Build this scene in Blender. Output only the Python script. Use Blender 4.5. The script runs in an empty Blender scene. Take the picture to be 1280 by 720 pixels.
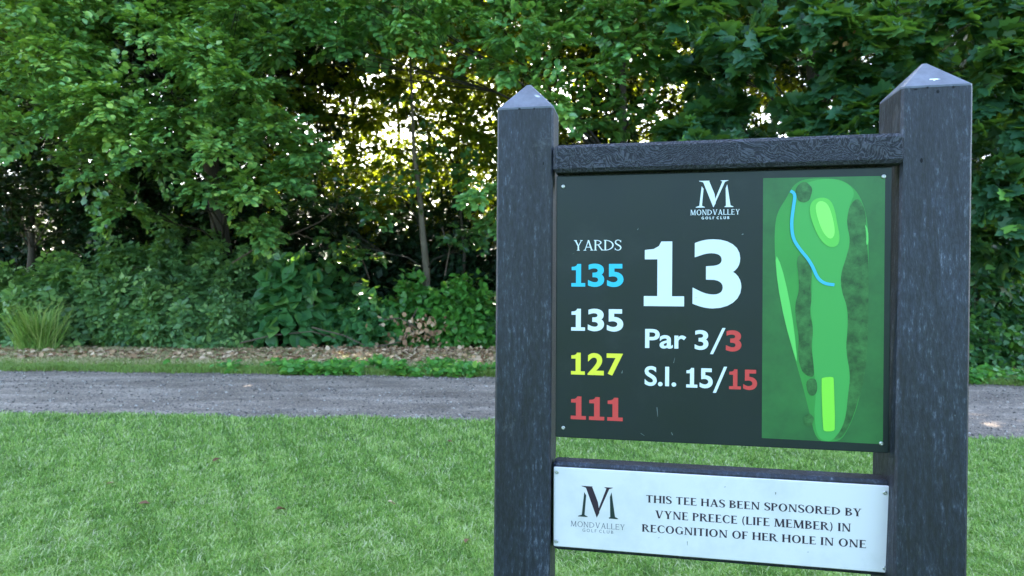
import bpy, math
import numpy as np
from math import radians, sin, cos, pi

# ------------------------------------------------------------------ camera
EYE = 1.35                                  # eye height above the lawn (m)
FPX = 805.0                                 # focal length in pixels of a 1280 px wide frame
PITCH, ROLL = 0.0120, 0.0031
cp_, sp_ = cos(PITCH), sin(PITCH); cr_, sr_ = cos(ROLL), sin(ROLL)
M = np.array([[cr_, 0, sr_], [0, 1, 0], [-sr_, 0, cr_]]) @ np.array([[1, 0, 0], [0, cp_, -sp_], [0, sp_, cp_]])
scene = bpy.context.scene
COL = scene.collection
camd = bpy.data.cameras.new('camera'); cam = bpy.data.objects.new('camera', camd); COL.objects.link(cam)
from mathutils import Matrix, Vector
mm = Matrix.Identity(4)
for i in range(3):
    mm[i][0] = M[0][i]; mm[i][1] = M[2][i]; mm[i][2] = -M[1][i]
mm[2][3] = EYE
cam.matrix_world = mm
camd.sensor_width = 36.0; camd.lens = FPX / 1280 * 36.0
camd.clip_start = 0.05; camd.clip_end = 3000
camd.dof.use_dof = True; camd.dof.focus_distance = 1.12; camd.dof.aperture_fstop = 9.0
scene.camera = cam
# ------------------------------------------------------------------ light
SUN_EL, SUN_AZ = radians(39), radians(-4)   # azimuth from +Y towards +X
world = bpy.data.worlds.new('World'); scene.world = world; world.use_nodes = True
nt = world.node_tree; bg = nt.nodes['Background']
sky = nt.nodes.new('ShaderNodeTexSky'); sky.sky_type = 'NISHITA'; sky.sun_disc = False
sky.sun_elevation = SUN_EL; sky.sun_rotation = SUN_AZ; sky.air_density = 1.0; sky.dust_density = 2.0; sky.ozone_density = 1.0
nt.links.new(sky.outputs[0], bg.inputs[0]); bg.inputs[1].default_value = 0.15
sund = bpy.data.lights.new('sun', 'SUN'); sund.energy = 5.0; sund.angle = radians(0.5); sund.color = (1.0, 0.93, 0.8)
sun = bpy.data.objects.new('sun', sund); COL.objects.link(sun)
sdir = Vector((sin(SUN_AZ) * cos(SUN_EL), cos(SUN_AZ) * cos(SUN_EL), sin(SUN_EL)))
sun.rotation_euler = sdir.to_track_quat('Z', 'Y').to_euler(); sun.location = (0, 30, 30)
scene.view_settings.view_transform = 'Standard'; scene.view_settings.look = 'None'
scene.view_settings.gamma = 1.0; scene.view_settings.exposure = 3.05

# ------------------------------------------------------------------ helpers
rng = np.random.default_rng(13)
UP = np.array([0, 0, 1.0])

def at(u, v, Y):
    """world point seen at photograph pixel u,v at depth Y"""
    return np.array([(u - 640) / FPX * Y, Y, EYE - (v - 350.3) / FPX * Y])

def tag(o, label=None, cat=None, group=None, kind=None):
    if label: o['label'] = label
    if cat: o['category'] = cat
    if group: o['group'] = group
    if kind: o['kind'] = kind
    return o

def empty(name, loc, rz=0.0):
    o = bpy.data.objects.new(name, None); COL.objects.link(o)
    o.location = loc; o.rotation_euler = (0, 0, rz); o.empty_display_size = 0.1
    return o

def link(name, me, mat, parent=None):
    o = bpy.data.objects.new(name, me); COL.objects.link(o)
    if mat is not None and not me.materials: me.materials.append(mat)
    if parent is not None: o.parent = parent
    return o

def mesh_np(name, V, loops, sizes, tint=None, smooth=False):
    """mesh from flat arrays: V (n,3), loop vertex indices, face sizes, per-vertex tint"""
    me = bpy.data.meshes.new(name)
    V = np.ascontiguousarray(V, dtype=np.float32); loops = np.ascontiguousarray(loops, dtype=np.int32).ravel()
    sizes = np.asarray(sizes, dtype=np.int32)
    me.vertices.add(len(V)); me.vertices.foreach_set('co', V.ravel())
    me.loops.add(len(loops)); me.loops.foreach_set('vertex_index', loops)
    me.polygons.add(len(sizes))
    me.polygons.foreach_set('loop_start', np.concatenate([[0], np.cumsum(sizes)[:-1]]).astype(np.int32))
    me.polygons.foreach_set('loop_total', sizes)
    if smooth: me.polygons.foreach_set('use_smooth', np.ones(len(sizes), bool))
    if tint is not None:
        a = me.attributes.new('tint', 'FLOAT', 'POINT'); a.data.foreach_set('value', np.asarray(tint, np.float32))
    me.update(calc_edges=True)
    return me

def mesh_py(name, V, F, smooth=False):
    me = bpy.data.meshes.new(name); me.from_pydata([tuple(map(float, v)) for v in V], [], F)
    if smooth:
        for p in me.polygons: p.use_smooth = True
    me.update(); return me

class Geo:
    """collects boxes, tubes and flat shapes of one part"""
    def __init__(s): s.V = []; s.F = []
    def add(s, V, F):
        k = len(s.V); s.V += [tuple(v) for v in V]; s.F += [tuple(i + k for i in f) for f in F]
    def box(s, x0, x1, y0, y1, z0, z1, b=0.0):
        """box with bevelled long edges (b) on all twelve edges, 3 rings"""
        if b <= 0:
            V = [(x, y, z) for z in (z0, z1) for y in (y0, y1) for x in (x0, x1)]
            s.add(V, [(0, 2, 3, 1), (4, 5, 7, 6), (0, 1, 5, 4), (2, 6, 7, 3), (0, 4, 6, 2), (1, 3, 7, 5)]); return
        def ring(i, z): # octagon outline inset by i
            return [(x0 + b + i, y0 + i, z), (x1 - b - i, y0 + i, z), (x1 - i, y0 + b + i, z), (x1 - i, y1 - b - i, z),
                    (x1 - b - i, y1 - i, z), (x0 + b + i, y1 - i, z), (x0 + i, y1 - b - i, z), (x0 + i, y0 + b + i, z)]
        V = ring(b * .7, z0) + ring(0, z0 + b) + ring(0, z1 - b) + ring(b * .7, z1)
        F = [tuple(range(7, -1, -1)), tuple(range(24, 32))]
        for r in range(3):
            for i in range(8): F.append((r * 8 + i, r * 8 + (i + 1) % 8, r * 8 + 8 + (i + 1) % 8, r * 8 + 8 + i))
        s.add(V, F)
    def tube(s, pts, rad, n=6):
        pts = [np.array(p, float) for p in pts]; rad = rad if hasattr(rad, '__len__') else [rad] * len(pts)
        V = []; F = []
        for i, p in enumerate(pts):
            d = pts[min(i + 1, len(pts) - 1)] - pts[max(i - 1, 0)]; d = d / (np.linalg.norm(d) + 1e-9)
            a = np.cross(d, (0.31, 0.17, 0.93) if abs(d[2]) < .9 else (1, 0, 0)); a /= np.linalg.norm(a); b = np.cross(d, a)
            for k in range(n):
                t = 2 * pi * k / n; V.append(p + rad[i] * (cos(t) * a + sin(t) * b))
        for i in range(len(pts) - 1):
            for k in range(n): F.append((i * n + k, i * n + (k + 1) % n, (i + 1) * n + (k + 1) % n, (i + 1) * n + k))
        F.append(tuple(range(n - 1, -1, -1))); F.append(tuple((len(pts) - 1) * n + k for k in range(n)))
        s.add(V, F)
    def build(s, name, mat, parent=None, smooth=False):
        return link(name, mesh_py(name, s.V, s.F, smooth), mat, parent)

# ------------------------------------------------------------------ materials
def newmat(name):
    m = bpy.data.materials.new(name); m.use_nodes = True
    n = m.node_tree; b = n.nodes['Principled BSDF']; return m, n, b
def node(n, t, **k):
    x = n.nodes.new(t)
    for a, v in k.items():
        if a in x.inputs.keys() if hasattr(x, 'inputs') else False: x.inputs[a].default_value = v
        else: setattr(x, a, v)
    return x
def ramp(n, src, stops):
    r = n.nodes.new('ShaderNodeValToRGB'); e = r.color_ramp.elements
    e[0].position, e[0].color = stops[0][0], (*stops[0][1], 1); e[1].position, e[1].color = stops[-1][0], (*stops[-1][1], 1)
    for p, c in stops[1:-1]:
        q = e.new(p); q.color = (*c, 1)
    n.links.new(src, r.inputs[0]); return r.outputs[0]
def noise(n, scale, detail=4, rough=.55, dist=0.0, vec=None, mapscale=None, out=0):
    t = n.nodes.new('ShaderNodeTexNoise'); t.inputs['Scale'].default_value = scale; t.inputs['Detail'].default_value = detail
    t.inputs['Roughness'].default_value = rough; t.inputs['Distortion'].default_value = dist
    tc = n.nodes.new('ShaderNodeTexCoord'); src = tc.outputs['Object'] if vec is None else vec
    if mapscale:
        mp = n.nodes.new('ShaderNodeMapping'); mp.inputs['Scale'].default_value = mapscale; n.links.new(src, mp.inputs[0]); src = mp.outputs[0]
    n.links.new(src, t.inputs['Vector']); return t.outputs[out]
def bump(n, b, h, strength, dist=.002, prev=None):
    x = n.nodes.new('ShaderNodeBump'); x.inputs['Strength'].default_value = strength; x.inputs['Distance'].default_value = dist
    n.links.new(h, x.inputs['Height']); n.links.new(x.outputs[0], b.inputs['Normal'])
    if prev is not None: n.links.new(prev, x.inputs['Normal'])
    return x.outputs[0]
def mixc(n, f, a, b, mode='MIX'):
    x = n.nodes.new('ShaderNodeMix'); x.data_type = 'RGBA'; x.blend_type = mode
    for s, v in ((0, f), (6, a), (7, b)):
        if isinstance(v, (int, float)): x.inputs[s].default_value = v
        elif isinstance(v, tuple): x.inputs[s].default_value = (*v, 1)
        else: n.links.new(v, x.inputs[s])
    return x.outputs[2]

def leaf_mat(name, stops, trans, tw=.35, rough=.42, spec=.45):
    m, n, b = newmat(name)
    at_ = n.nodes.new('ShaderNodeAttribute'); at_.attribute_name = 'tint'
    c = ramp(n, at_.outputs['Fac'], stops)
    c = mixc(n, .35, c, ramp(n, noise(n, 9, 3), [(.3, (.55, .55, .55)), (.7, (1.25, 1.25, 1.25))]), 'MULTIPLY')
    n.links.new(c, b.inputs['Base Color']); b.inputs['Roughness'].default_value = rough; b.inputs['Specular IOR Level'].default_value = spec
    t = n.nodes.new('ShaderNodeBsdfTranslucent')
    n.links.new(mixc(n, .5, ramp(n, at_.outputs['Fac'], [(0, tuple(x * .7 for x in trans)), (1, trans)]), trans), t.inputs[0])
    mx = n.nodes.new('ShaderNodeMixShader'); mx.inputs[0].default_value = tw
    out = n.nodes['Material Output']; n.links.new(b.outputs[0], mx.inputs[1]); n.links.new(t.outputs[0], mx.inputs[2]); n.links.new(mx.outputs[0], out.inputs[0])
    return m

def plain(name, c, rough=.5, metal=0.0, spec=.5):
    m, n, b = newmat(name); b.inputs['Base Color'].default_value = (*c, 1); b.inputs['Roughness'].default_value = rough
    b.inputs['Metallic'].default_value = metal; b.inputs['Specular IOR Level'].default_value = spec
    return m, n, b

# leaves
ML = {}
ML['hornbeam'] = leaf_mat('hornbeam_leaf', [(0, (.022, .07, .03)), (.35, (.07, .20, .06)), (.65, (.21, .45, .12)), (1, (.48, .66, .15))], (.34, .52, .03), .3, .32, .85)
ML['hazel'] = leaf_mat('hazel_leaf', [(0, (.03, .10, .035)), (.5, (.10, .28, .075)), (1, (.32, .54, .11))], (.3, .5, .04), .3, .32, .85)
ML['back'] = leaf_mat('backlit_leaf', [(0, (.03, .075, .02)), (.6, (.05, .12, .02)), (1, (.09, .17, .02))], (.55, .64, .025), .5)  # sun glow strengthened in the transmitted colour
ML['second'] = leaf_mat('second_row_shade_leaf', [(0, (.008, .026, .011)), (.6, (.018, .058, .02)), (1, (.05, .13, .03))], (.10, .20, .02), .12, .45, .4)  # shade of the wood's depths darkened into the leaf colour
ML['shade'] = leaf_mat('shade_leaf', [(0, (.010, .032, .014)), (.6, (.016, .05, .02)), (1, (.035, .09, .03))], (.08, .16, .02), .08, .5, .3)  # dark evergreen and elder leaf, understorey shade put into the colour
ML['sycamore'] = leaf_mat('sycamore_leaf', [(0, (.018, .065, .034)), (.6, (.035, .12, .055)), (.9, (.06, .17, .06)), (1, (.18, .40, .07))], (.25, .45, .03), .3)
ML['bramble'] = leaf_mat('bramble_leaf', [(0, (.03, .085, .04)), (.5, (.135, .29, .10)), (1, (.36, .54, .14))], (.18, .35, .03), .3)
ML['broad'] = leaf_mat('broad_leaf', [(0, (.04, .14, .055)), (.6, (.09, .27, .085)), (1, (.24, .40, .08))], (.2, .42, .04), .3)
ML['weed'] = leaf_mat('weed_leaf', [(0, (.05, .18, .04)), (.6, (.11, .34, .05)), (1, (.26, .48, .06))], (.25, .45, .04), .3)
ML['ivy'] = leaf_mat('ivy_leaf', [(0, (.02, .07, .03)), (.6, (.035, .12, .04)), (1, (.10, .24, .05))], (.15, .35, .03), .25)
ML['dry'] = leaf_mat('dry_leaf', [(0, (.18, .09, .05)), (.5, (.58, .36, .20)), (1, (.82, .60, .40))], (.3, .18, .08), .15, .7, .2)
ML['grass'] = leaf_mat('grass_blade', [(0, (.08, .15, .03)), (.4, (.19, .36, .065)), (.75, (.42, .58, .13)), (.93, (.66, .72, .32)), (1, (.82, .76, .5))], (.32, .55, .09), .35, .5, .35)
ML['verge'] = leaf_mat('verge_grass', [(0, (.15, .26, .05)), (.55, (.26, .38, .07)), (.8, (.42, .38, .14)), (1, (.82, .66, .38))], (.25, .38, .06), .3, .5, .3)
ML['tuft'] = leaf_mat('tuft_grass', [(0, (.10, .24, .04)), (.5, (.24, .42, .08)), (1, (.55, .62, .22))], (.3, .45, .06), .3, .5, .3)

def bark(name, a, b_, scale=6):
    m, n, b = newmat(name)
    f = noise(n, scale, 6, .7, 0, None, (1, 1, .25))
    n.links.new(ramp(n, f, [(.3, a), (.7, b_)]), b.inputs['Base Color']); b.inputs['Roughness'].default_value = .85
    bump(n, b, f, .6, .02); return m
BARK = bark('bark', (.018, .015, .011), (.06, .05, .036)); PALE = bark('pale_bark', (.07, .055, .038), (.20, .165, .12), 9)
TWIG = bark('twig_bark', (.07, .045, .035), (.2, .14, .1), 12)

def ground_mat():
    m, n, b = newmat('woodland_soil')
    c = ramp(n, noise(n, 3, 8, .7), [(.3, (.035, .028, .018)), (.55, (.08, .06, .04)), (.7, (.06, .08, .03))])
    n.links.new(c, b.inputs['Base Color']); b.inputs['Roughness'].default_value = .95; bump(n, b, noise(n, 25, 6, .7), .7, .03); return m
def verge_mat():
    m, n, b = newmat('verge_soil')
    c = ramp(n, noise(n, 7, 8, .75), [(.3, (.14, .095, .055)), (.5, (.34, .245, .14)), (.7, (.5, .38, .24))])
    n.links.new(c, b.inputs['Base Color']); b.inputs['Roughness'].default_value = .95; bump(n, b, noise(n, 40, 6, .7), .7, .02); return m
def lawn_mat():
    m, n, b = newmat('lawn_turf')
    c = mixc(n, .5, ramp(n, noise(n, 1.3, 5, .6), [(.3, (.07, .14, .03)), (.7, (.11, .20, .04))]), ramp(n, noise(n, 60, 5, .7), [(.3, (.05, .09, .02)), (.7, (.13, .21, .05))]))
    n.links.new(c, b.inputs['Base Color']); b.inputs['Roughness'].default_value = .9; bump(n, b, noise(n, 120, 5, .8), .8, .02); return m
def path_mat():
    m, n, b = newmat('gravel_tarmac')
    v = n.nodes.new('ShaderNodeTexVoronoi'); v.inputs['Scale'].default_value = 70; tc = n.nodes.new('ShaderNodeTexCoord'); n.links.new(tc.outputs['Object'], v.inputs['Vector'])
    base = ramp(n, noise(n, 1.6, 6, .65, .4, None, (.5, 1.6, 1)), [(.3, (.19, .145, .112)), (.5, (.30, .235, .185)), (.68, (.47, .375, .30))])
    st = ramp(n, v.outputs['Color'], [(0, (.35, .35, .36)), (.6, (.9, .88, .87)), (1, (2.1, 2.0, 1.95))])
    c = mixc(n, .8, base, st, 'MULTIPLY')
    dirt = ramp(n, noise(n, 2.3, 6, .7), [(.58, (0, 0, 0)), (.72, (1, 1, 1))])
    c = mixc(n, dirt, c, (.16, .135, .115))
    n.links.new(c, b.inputs['Base Color']); b.inputs['Roughness'].default_value = .85
    bump(n, b, v.outputs['Distance'], .8, .012); return m

def post_mat(name, k=1.0, swirl=False):
    m, n, b = newmat(name)
    if swirl:
        big = noise(n, 7, 3, .5, 0, None, None, 1)
        tc = n.nodes.new('ShaderNodeTexCoord')
        w = n.nodes.new('ShaderNodeTexWave'); w.wave_type = 'RINGS'; w.inputs['Scale'].default_value = 55; w.inputs['Distortion'].default_value = 16
        w.inputs['Detail'].default_value = 4; w.inputs['Detail Scale'].default_value = 1.6; w.inputs['Detail Roughness'].default_value = .6
        vm = n.nodes.new('ShaderNodeVectorMath'); vm.operation = 'MULTIPLY_ADD'; vm.inputs[1].default_value = (.22, .22, .22)
        n.links.new(big, vm.inputs[0]); n.links.new(tc.outputs['Object'], vm.inputs[2]); n.links.new(vm.outputs[0], w.inputs['Vector'])
        fine = noise(n, 240, 4, .7)
        h = mixc(n, .55, w.outputs['Fac'], fine)
        c = ramp(n, h, [(.25, (.007 * k, .008 * k, .013 * k)), (.5, (.018 * k, .021 * k, .031 * k)), (.8, (.06 * k, .065 * k, .085 * k))])
        rr = .6
    else:
        streak = noise(n, 60, 7, .75, 0, None, (1, 1, .07))
        fine = noise(n, 210, 4, .75, 0, None, (1, 1, .30))
        blot = noise(n, 9, 6, .7, .3, None, (1, 1, .3))
        h = mixc(n, .58, streak, fine)
        c = ramp(n, h, [(.36, (.002 * k, .0025 * k, .005 * k)), (.46, (.006 * k, .009 * k, .017 * k)), (.56, (.017 * k, .023 * k, .040 * k)), (.66, (.105 * k, .125 * k, .165 * k))])
        c = mixc(n, .7, c, ramp(n, blot, [(.38, (.3, .32, .36)), (.5, (.9, .9, .9)), (.64, (2.0, 1.95, 1.9))]), 'MULTIPLY')
        crack = noise(n, 34, 3, .6, .2, None, (1, 1, .035))
        c = mixc(n, ramp(n, crack, [(.60, (0, 0, 0)), (.625, (.85, .85, .85)), (.64, (0, 0, 0))]), c, (.003, .003, .005))
        scuff = noise(n, 16, 8, .8, .6, None, (1, 1, .5))
        c = mixc(n, ramp(n, scuff, [(.60, (0, 0, 0)), (.74, (.55, .55, .55))]), c, (.13, .135, .15))
        pin = n.nodes.new('ShaderNodeTexVoronoi'); pin.inputs['Scale'].default_value = 95
        tc = n.nodes.new('ShaderNodeTexCoord'); mp = n.nodes.new('ShaderNodeMapping'); mp.inputs['Scale'].default_value = (1, 1, .5); n.links.new(tc.outputs['Object'], mp.inputs[0]); n.links.new(mp.outputs[0], pin.inputs['Vector'])
        c = mixc(n, ramp(n, pin.outputs['Distance'], [(.05, (.8, .8, .8)), (.11, (0, 0, 0))]), c, mixc(n, ramp(n, pin.outputs['Color'], [(.86, (0, 0, 0)), (.9, (1, 1, 1))]), (.03, .033, .045), (.22, .24, .27)))
        rr = .44
    n.links.new(c, b.inputs['Base Color'])
    n.links.new(ramp(n, h, [(.3, (rr + .2,) * 3), (.7, (rr - .02,) * 3)]), b.inputs['Roughness'])
    b.inputs['Specular IOR Level'].default_value = .55
    bump(n, b, h, .8, .0024); return m
POST = post_mat('recycled_plastic_post', .85); RAIL = post_mat('carved_rail', 1.0, True); CAP = None
def cap_mat():
    m, n, b = newmat('skylit_cap')
    c = ramp(n, noise(n, 30, 5, .7), [(.35, (.085, .095, .125)), (.7, (.15, .165, .21))])  # paler and bluer than the posts: sky reflection put into the base colour
    d = noise(n, 22, 2, .5, .5)
    c = mixc(n, ramp(n, d, [(.70, (0, 0, 0)), (.73, (1, 1, 1))]), c, (.7, .72, .74))
    n.links.new(c, b.inputs['Base Color']); b.inputs['Roughness'].default_value = .5; bump(n, b, noise(n, 150, 4), .3, .001); return m
CAP = cap_mat()
def panel_mat(name, base, rough, grime, gcol, scale=9, lo=.55, hi=.75, spec=.5):
    m, n, b = newmat(name)
    f = noise(n, scale, 7, .68)
    c = mixc(n, ramp(n, f, [(lo, (0, 0, 0)), (hi, (grime,) * 3)]), base, gcol)
    sp = n.nodes.new('ShaderNodeTexVoronoi'); sp.inputs['Scale'].default_value = 42; tc = n.nodes.new('ShaderNodeTexCoord'); n.links.new(tc.outputs['Object'], sp.inputs['Vector'])
    sel = mixc(n, 1.0, ramp(n, sp.outputs['Distance'], [(.03, (1, 1, 1)), (.07, (0, 0, 0))]), ramp(n, sp.outputs['Color'], [(.8, (0, 0, 0)), (.88, (.6, .6, .6))]), 'MULTIPLY')
    c = mixc(n, sel, c, gcol)
    n.links.new(c, b.inputs['Base Color']); b.inputs['Specular IOR Level'].default_value = spec
    n.links.new(ramp(n, noise(n, 14, 4), [(.3, (rough - .05,) * 3), (.7, (rough + .08,) * 3)]), b.inputs['Roughness'])
    return m
PANEL = panel_mat('dark_panel_print', (.011, .019, .020), .40, .10, (.10, .11, .11), spec=.4)
PLATE = panel_mat('white_plate_print', (.72, .70, .70), .38, .55, (.45, .46, .40), 6, .48, .74)
STEEL, _, _ = plain('screw_steel', (.55, .55, .53), .35, 1.0)
def ink(name, c, r=.4): return plain(name, c, r)[0]
WHITE = ink('white_print', (.72, .78, .82)); CYAN = ink('cyan_print', (.03, .50, .72)); YELLOW = ink('yellow_print', (.80, .74, .05)); RED = ink('red_print', (.62, .055, .055))
INKP = ink('purple_black_ink', (.028, .014, .03)); INKG = ink('green_black_ink', (.012, .03, .03)); INKGREY = ink('grey_ink', (.09, .10, .13))
def map_mat(name, a, b_, scale):
    m, n, b = newmat(name); n.links.new(ramp(n, noise(n, scale, 5, .7), [(.35, a), (.65, b_)]), b.inputs['Base Color']); b.inputs['Roughness'].default_value = .38; return m
MAPBG = map_mat('map_dark_green', (.025, .11, .035), (.035, .17, .045), 8)
MAPROUGH = map_mat('map_rough_green', (.04, .26, .05), (.045, .30, .055), 10)
MAPFAIR = ink('map_fairway_green', (.06, .36, .075)); MAPSTRIP = ink('map_light_green', (.13, .58, .12)); MAPRING = ink('map_fringe_green', (.12, .54, .08)); MAPGREEN = ink('map_putting_green', (.27, .80, .14)); MAPTEE = ink('map_tee_green', (.24, .72, .06))
MAPTREE = map_mat('map_tree_green', (.017, .075, .022), (.05, .19, .05), 60); CREEK = ink('map_creek_blue', (.05, .45, .68))

# ------------------------------------------------------------------ ground sheets
def interp(pts, x):
    return np.interp(x, [p[0] for p in pts], [p[1] for p in pts])
NEAR = [(-40, 9.0), (-12, 6.75), (-5.1, 6.43), (-2.5, 6.28), (-.2, 6.17), (2, 5.9), (3.9, 5.52), (6, 5.0), (12, 3.0), (40, -6)]
FAR = [(-40, 11.5), (-14, 9.85), (-7.5, 9.45), (-3, 9.15), (-.3, 8.95), (3, 8.8), (6.1, 8.45), (10, 7.9), (14, 7.0), (40, 0)]
def wob(x, s=0.0): return .03 * np.sin(x * 3.1 + s) + .022 * np.sin(x * 7.7 + 2 * s) + .012 * np.sin(x * 19 + s)
def near(x): return interp(NEAR, x) + wob(x)
def far(x): return interp(FAR, x) + wob(x, 2.0)
def sheet(name, mat, lo, hi, z, x0, x1, n, ny=6, kind='structure'):
    xs = np.linspace(x0, x1, n); V = []; F = []
    for x in xs:
        a, b = lo(x), hi(x)
        for j in range(ny + 1): V.append((x, a + (b - a) * j / ny, z))
    for i in range(n - 1):
        for j in range(ny):
            k = i * (ny + 1) + j; F.append((k, k + ny + 1, k + ny + 2, k + 1))
    o = link(name, mesh_py(name, V, F), mat); return tag(o, kind=kind)
big = mesh_py('ground', [(-1500, -1500, -.02), (1500, -1500, -.02), (1500, 1500, -.02), (-1500, 1500, -.02)], [(0, 1, 2, 3)])
tag(link('ground', big, ground_mat()), kind='structure')
LAWN = lawn_mat()
sheet('lawn', LAWN, lambda x: -25.0, lambda x: near(x), 0.006, -38, 38, 700)
sheet('path', path_mat(), lambda x: near(x) - .15, lambda x: far(x) + .15, -.004, -38, 38, 300)
sheet('verge', verge_mat(), lambda x: far(x), lambda x: far(x) + 3.6, 0.004, -38, 38, 500)

# ------------------------------------------------------------------ the tee sign
D = dict(L=.6491, h=.317, a=.0492, r1=.2466, r2=.1996, h2=.3251)
org = M.T @ np.array([-.0288, 1.1359, 0.0]) + np.array([0, 0, EYE])
SIGN = empty('tee_sign', (float(org[0]), float(org[1]), 0.0), -.1879)
tag(SIGN, 'dark wood effect tee sign on two pointed posts with a hole 13 course panel', 'sign')
H0 = float(org[2])  # heights in the sign's frame are measured from eye level
def post(x0, w, dep, top, apex, lx, ly):
    g = Geo(); b = .0035; zb = -H0 - .05
    zs = np.linspace(zb, top - b, 9)
    rings = []
    def oct_(z, i=0):
        X0, X1, Y0, Y1 = x0 + i, x0 + w - i, i, dep - i
        R = [(X0 + b, Y0), (X1 - b, Y0), (X1, Y0 + b), (X1, Y1 - b), (X1 - b, Y1), (X0 + b, Y1), (X0, Y1 - b), (X0, Y0 + b)]
        return [(x + lx * z, y + ly * z, z + H0) for x, y in R]
    for z in zs: rings += oct_(z)
    n = len(zs); F = [tuple(range(7, -1, -1))]
    for r in range(n - 1):
        for i in range(8): F.append((r * 8 + i, r * 8 + (i + 1) % 8, r * 8 + 8 + (i + 1) % 8, r * 8 + 8 + i))
    F.append(tuple((n - 1) * 8 + i for i in range(8)))
    g.add(rings, F); p = g.build('post', POST, SIGN)
    # pyramid cap, its four slopes meeting in a slightly worn tip
    c = Geo(); base = oct_(top - b + .0004, .0004); e = oct_(top, .0003)
    tx, ty = x0 + w / 2 + lx * (top + apex), dep / 2 + ly * (top + apex); t = .0022
    tip = [(tx + dx * t, ty + dy * t, top + apex + H0) for dx, dy in ((-1, -2), (1, -2), (2, -1), (2, 1), (1, 2), (-1, 2), (-2, 1), (-2, -1))]
    c.add(base + e + tip, [tuple(range(7, -1, -1)), tuple(range(16, 24))] + [(r * 8 + i, r * 8 + (i + 1) % 8, r * 8 + 8 + (i + 1) % 8, r * 8 + 8 + i) for r in (0, 1) for i in range(8)])
    c.build('post_cap', CAP, p)
post(0, .1, .0813, D['h'], D['a'], .003, .0127)
post(D['L'], .1027, .0995, D['h2'], D['a'], .0284, .0601)
DROP = plain('bird_dropping', (.75, .77, .78), .7)[0]; KNOT = plain('knot_hole', (.006, .006, .008), .9)[0]
def splat(x0, w, dep, top, apex, lx, ly, fx, fy, r):
    n = math.hypot(apex, dep / 2); P = []
    for i in range(16):
        a = 2 * pi * i / 16; q = r * (1 + .55 * sin(3 * a + fx * 9) * cos(2 * a)) * (1.2 if i % 2 else .7); sx, sy = q * cos(a) * 1.3, fy * n + q * sin(a) * .8
        yy, zz = sy / n * dep / 2, top + sy / n * apex
        P.append((x0 + w * fx + sx + lx * zz, yy - .0007 * apex / n + ly * zz, zz + .0007 * dep / 2 / n + H0))
    g = Geo(); g.add(P, [tuple(range(16))]); g.build('dropping', DROP, SIGN)
splat(0, .1, .0813, D['h'], D['a'], .003, .0127, .57, .40, .0052); splat(D['L'], .1027, .0995, D['h2'], D['a'], .0284, .0601, .52, .26, .0058)
for x0, lx, ly, top, pts in ((0, .003, .0127, D['h'], ((.040, -.003, .0022, .0016), (.066, -.004, .0014, .002), (.083, -.10, .0012, .003))), (D['L'], .0284, .0601, D['h2'], ((.052, -.011, .0021, .0028), (.037, -.004, .0018, .0016), (.074, -.005, .0018, .002), (.020, -.006, .003, .0012), (.030, -.12, .002, .004)))):
    for dx, dz, rx, rz in pts:
        z = top + dz; g = Geo(); g.add([(x0 + dx + lx * z + rx * cos(a), ly * (z + rz * sin(a)) - .0004, z + H0 + rz * sin(a)) for a in np.linspace(0, 2 * pi, 11)[:-1]], [tuple(range(10))]); g.build('knot', KNOT, SIGN)
g = Geo(); g.box(.1015, D['L'] + .0065, -.0060, .040, D['r2'] + H0, D['r1'] + H0, .006); g.box(.1075, .636, .0145, .038, .180 + H0, D['r2'] + H0 - .0005, .002); g.build('rail', RAIL, SIGN)  # second box added behind so the shaded gap under the rail reads dark
g = Geo(); g.box(.1012, .6475, .0095, .046, -.459 + H0, -.3045 + H0, .005); tag(g.build('rail', POST, SIGN), 'lower rail behind the white plate')
g = Geo(); g.box(.1062, .6405, .0065, .013, -.2598 + H0, .1950 + H0, .0012); PN = g.build('sign_panel', PANEL, SIGN)
g = Geo(); g.box(.1036, .6409, .0055, .0095, -.4513 + H0, -.3124 + H0, .001); SP = g.build('sponsor_plate', PLATE, SIGN)

def screw(x, z, y, parent, r=.0034):
    V = []; F = []
    for k, (rr, dy) in enumerate(((1, 0), (1, -.3), (.72, -.55), (.3, -.62), (.26, -.35))):
        for i in range(12):
            t = 2 * pi * i / 12; V.append((x + rr * r * cos(t), y + dy * r, z + H0 + rr * r * sin(t)))
    for k in range(4):
        for i in range(12): F.append((k * 12 + i, k * 12 + (i + 1) % 12, k * 12 + 12 + (i + 1) % 12, k * 12 + 12 + i))
    F.append(tuple(48 + i for i in range(12)))
    o = link('screw', mesh_py('screw', V, F, True), STEEL, parent)
for x, z in ((.1181, .1767), (.6283, .1802), (.1198, -.2432), (.6287, -.2448)): screw(x, z, .0065, PN)
for x, z in ((.1090, -.3208), (.6345, -.323), (.1088, -.4422), (.6350, -.4435)): screw(x, z, .0055, SP)

LAYER = {'n': 0}
def lay(off): LAYER['n'] += 1; return off
class Print:
    """flat print: polygons in panel coordinates, each a few hundredths of a millimetre above the last"""
    def __init__(s, y, k=0): s.g = Geo(); s.y = y; s.k = k
    def poly(s, P):
        y = s.y - .00010 - .00003 * s.k; s.k += 1
        a = sum(P[i][0] * P[(i + 1) % len(P)][1] - P[(i + 1) % len(P)][0] * P[i][1] for i in range(len(P)))
        if a < 0: P = P[::-1]
        s.g.add([(x, y, z + H0) for x, z in P], [tuple(range(len(P)))])
    def quad_strip(s, A, B):
        y = s.y - .00010 - .00003 * s.k; s.k += 1
        V = [(x, y, z + H0) for x, z in A] + [(x, y, z + H0) for x, z in B]; n = len(A)
        s.g.add(V, [(i, i + 1, n + i + 1, n + i) for i in range(n - 1)])
    def build(s, name, mat, parent): return s.g.build(name, mat, parent)

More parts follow.
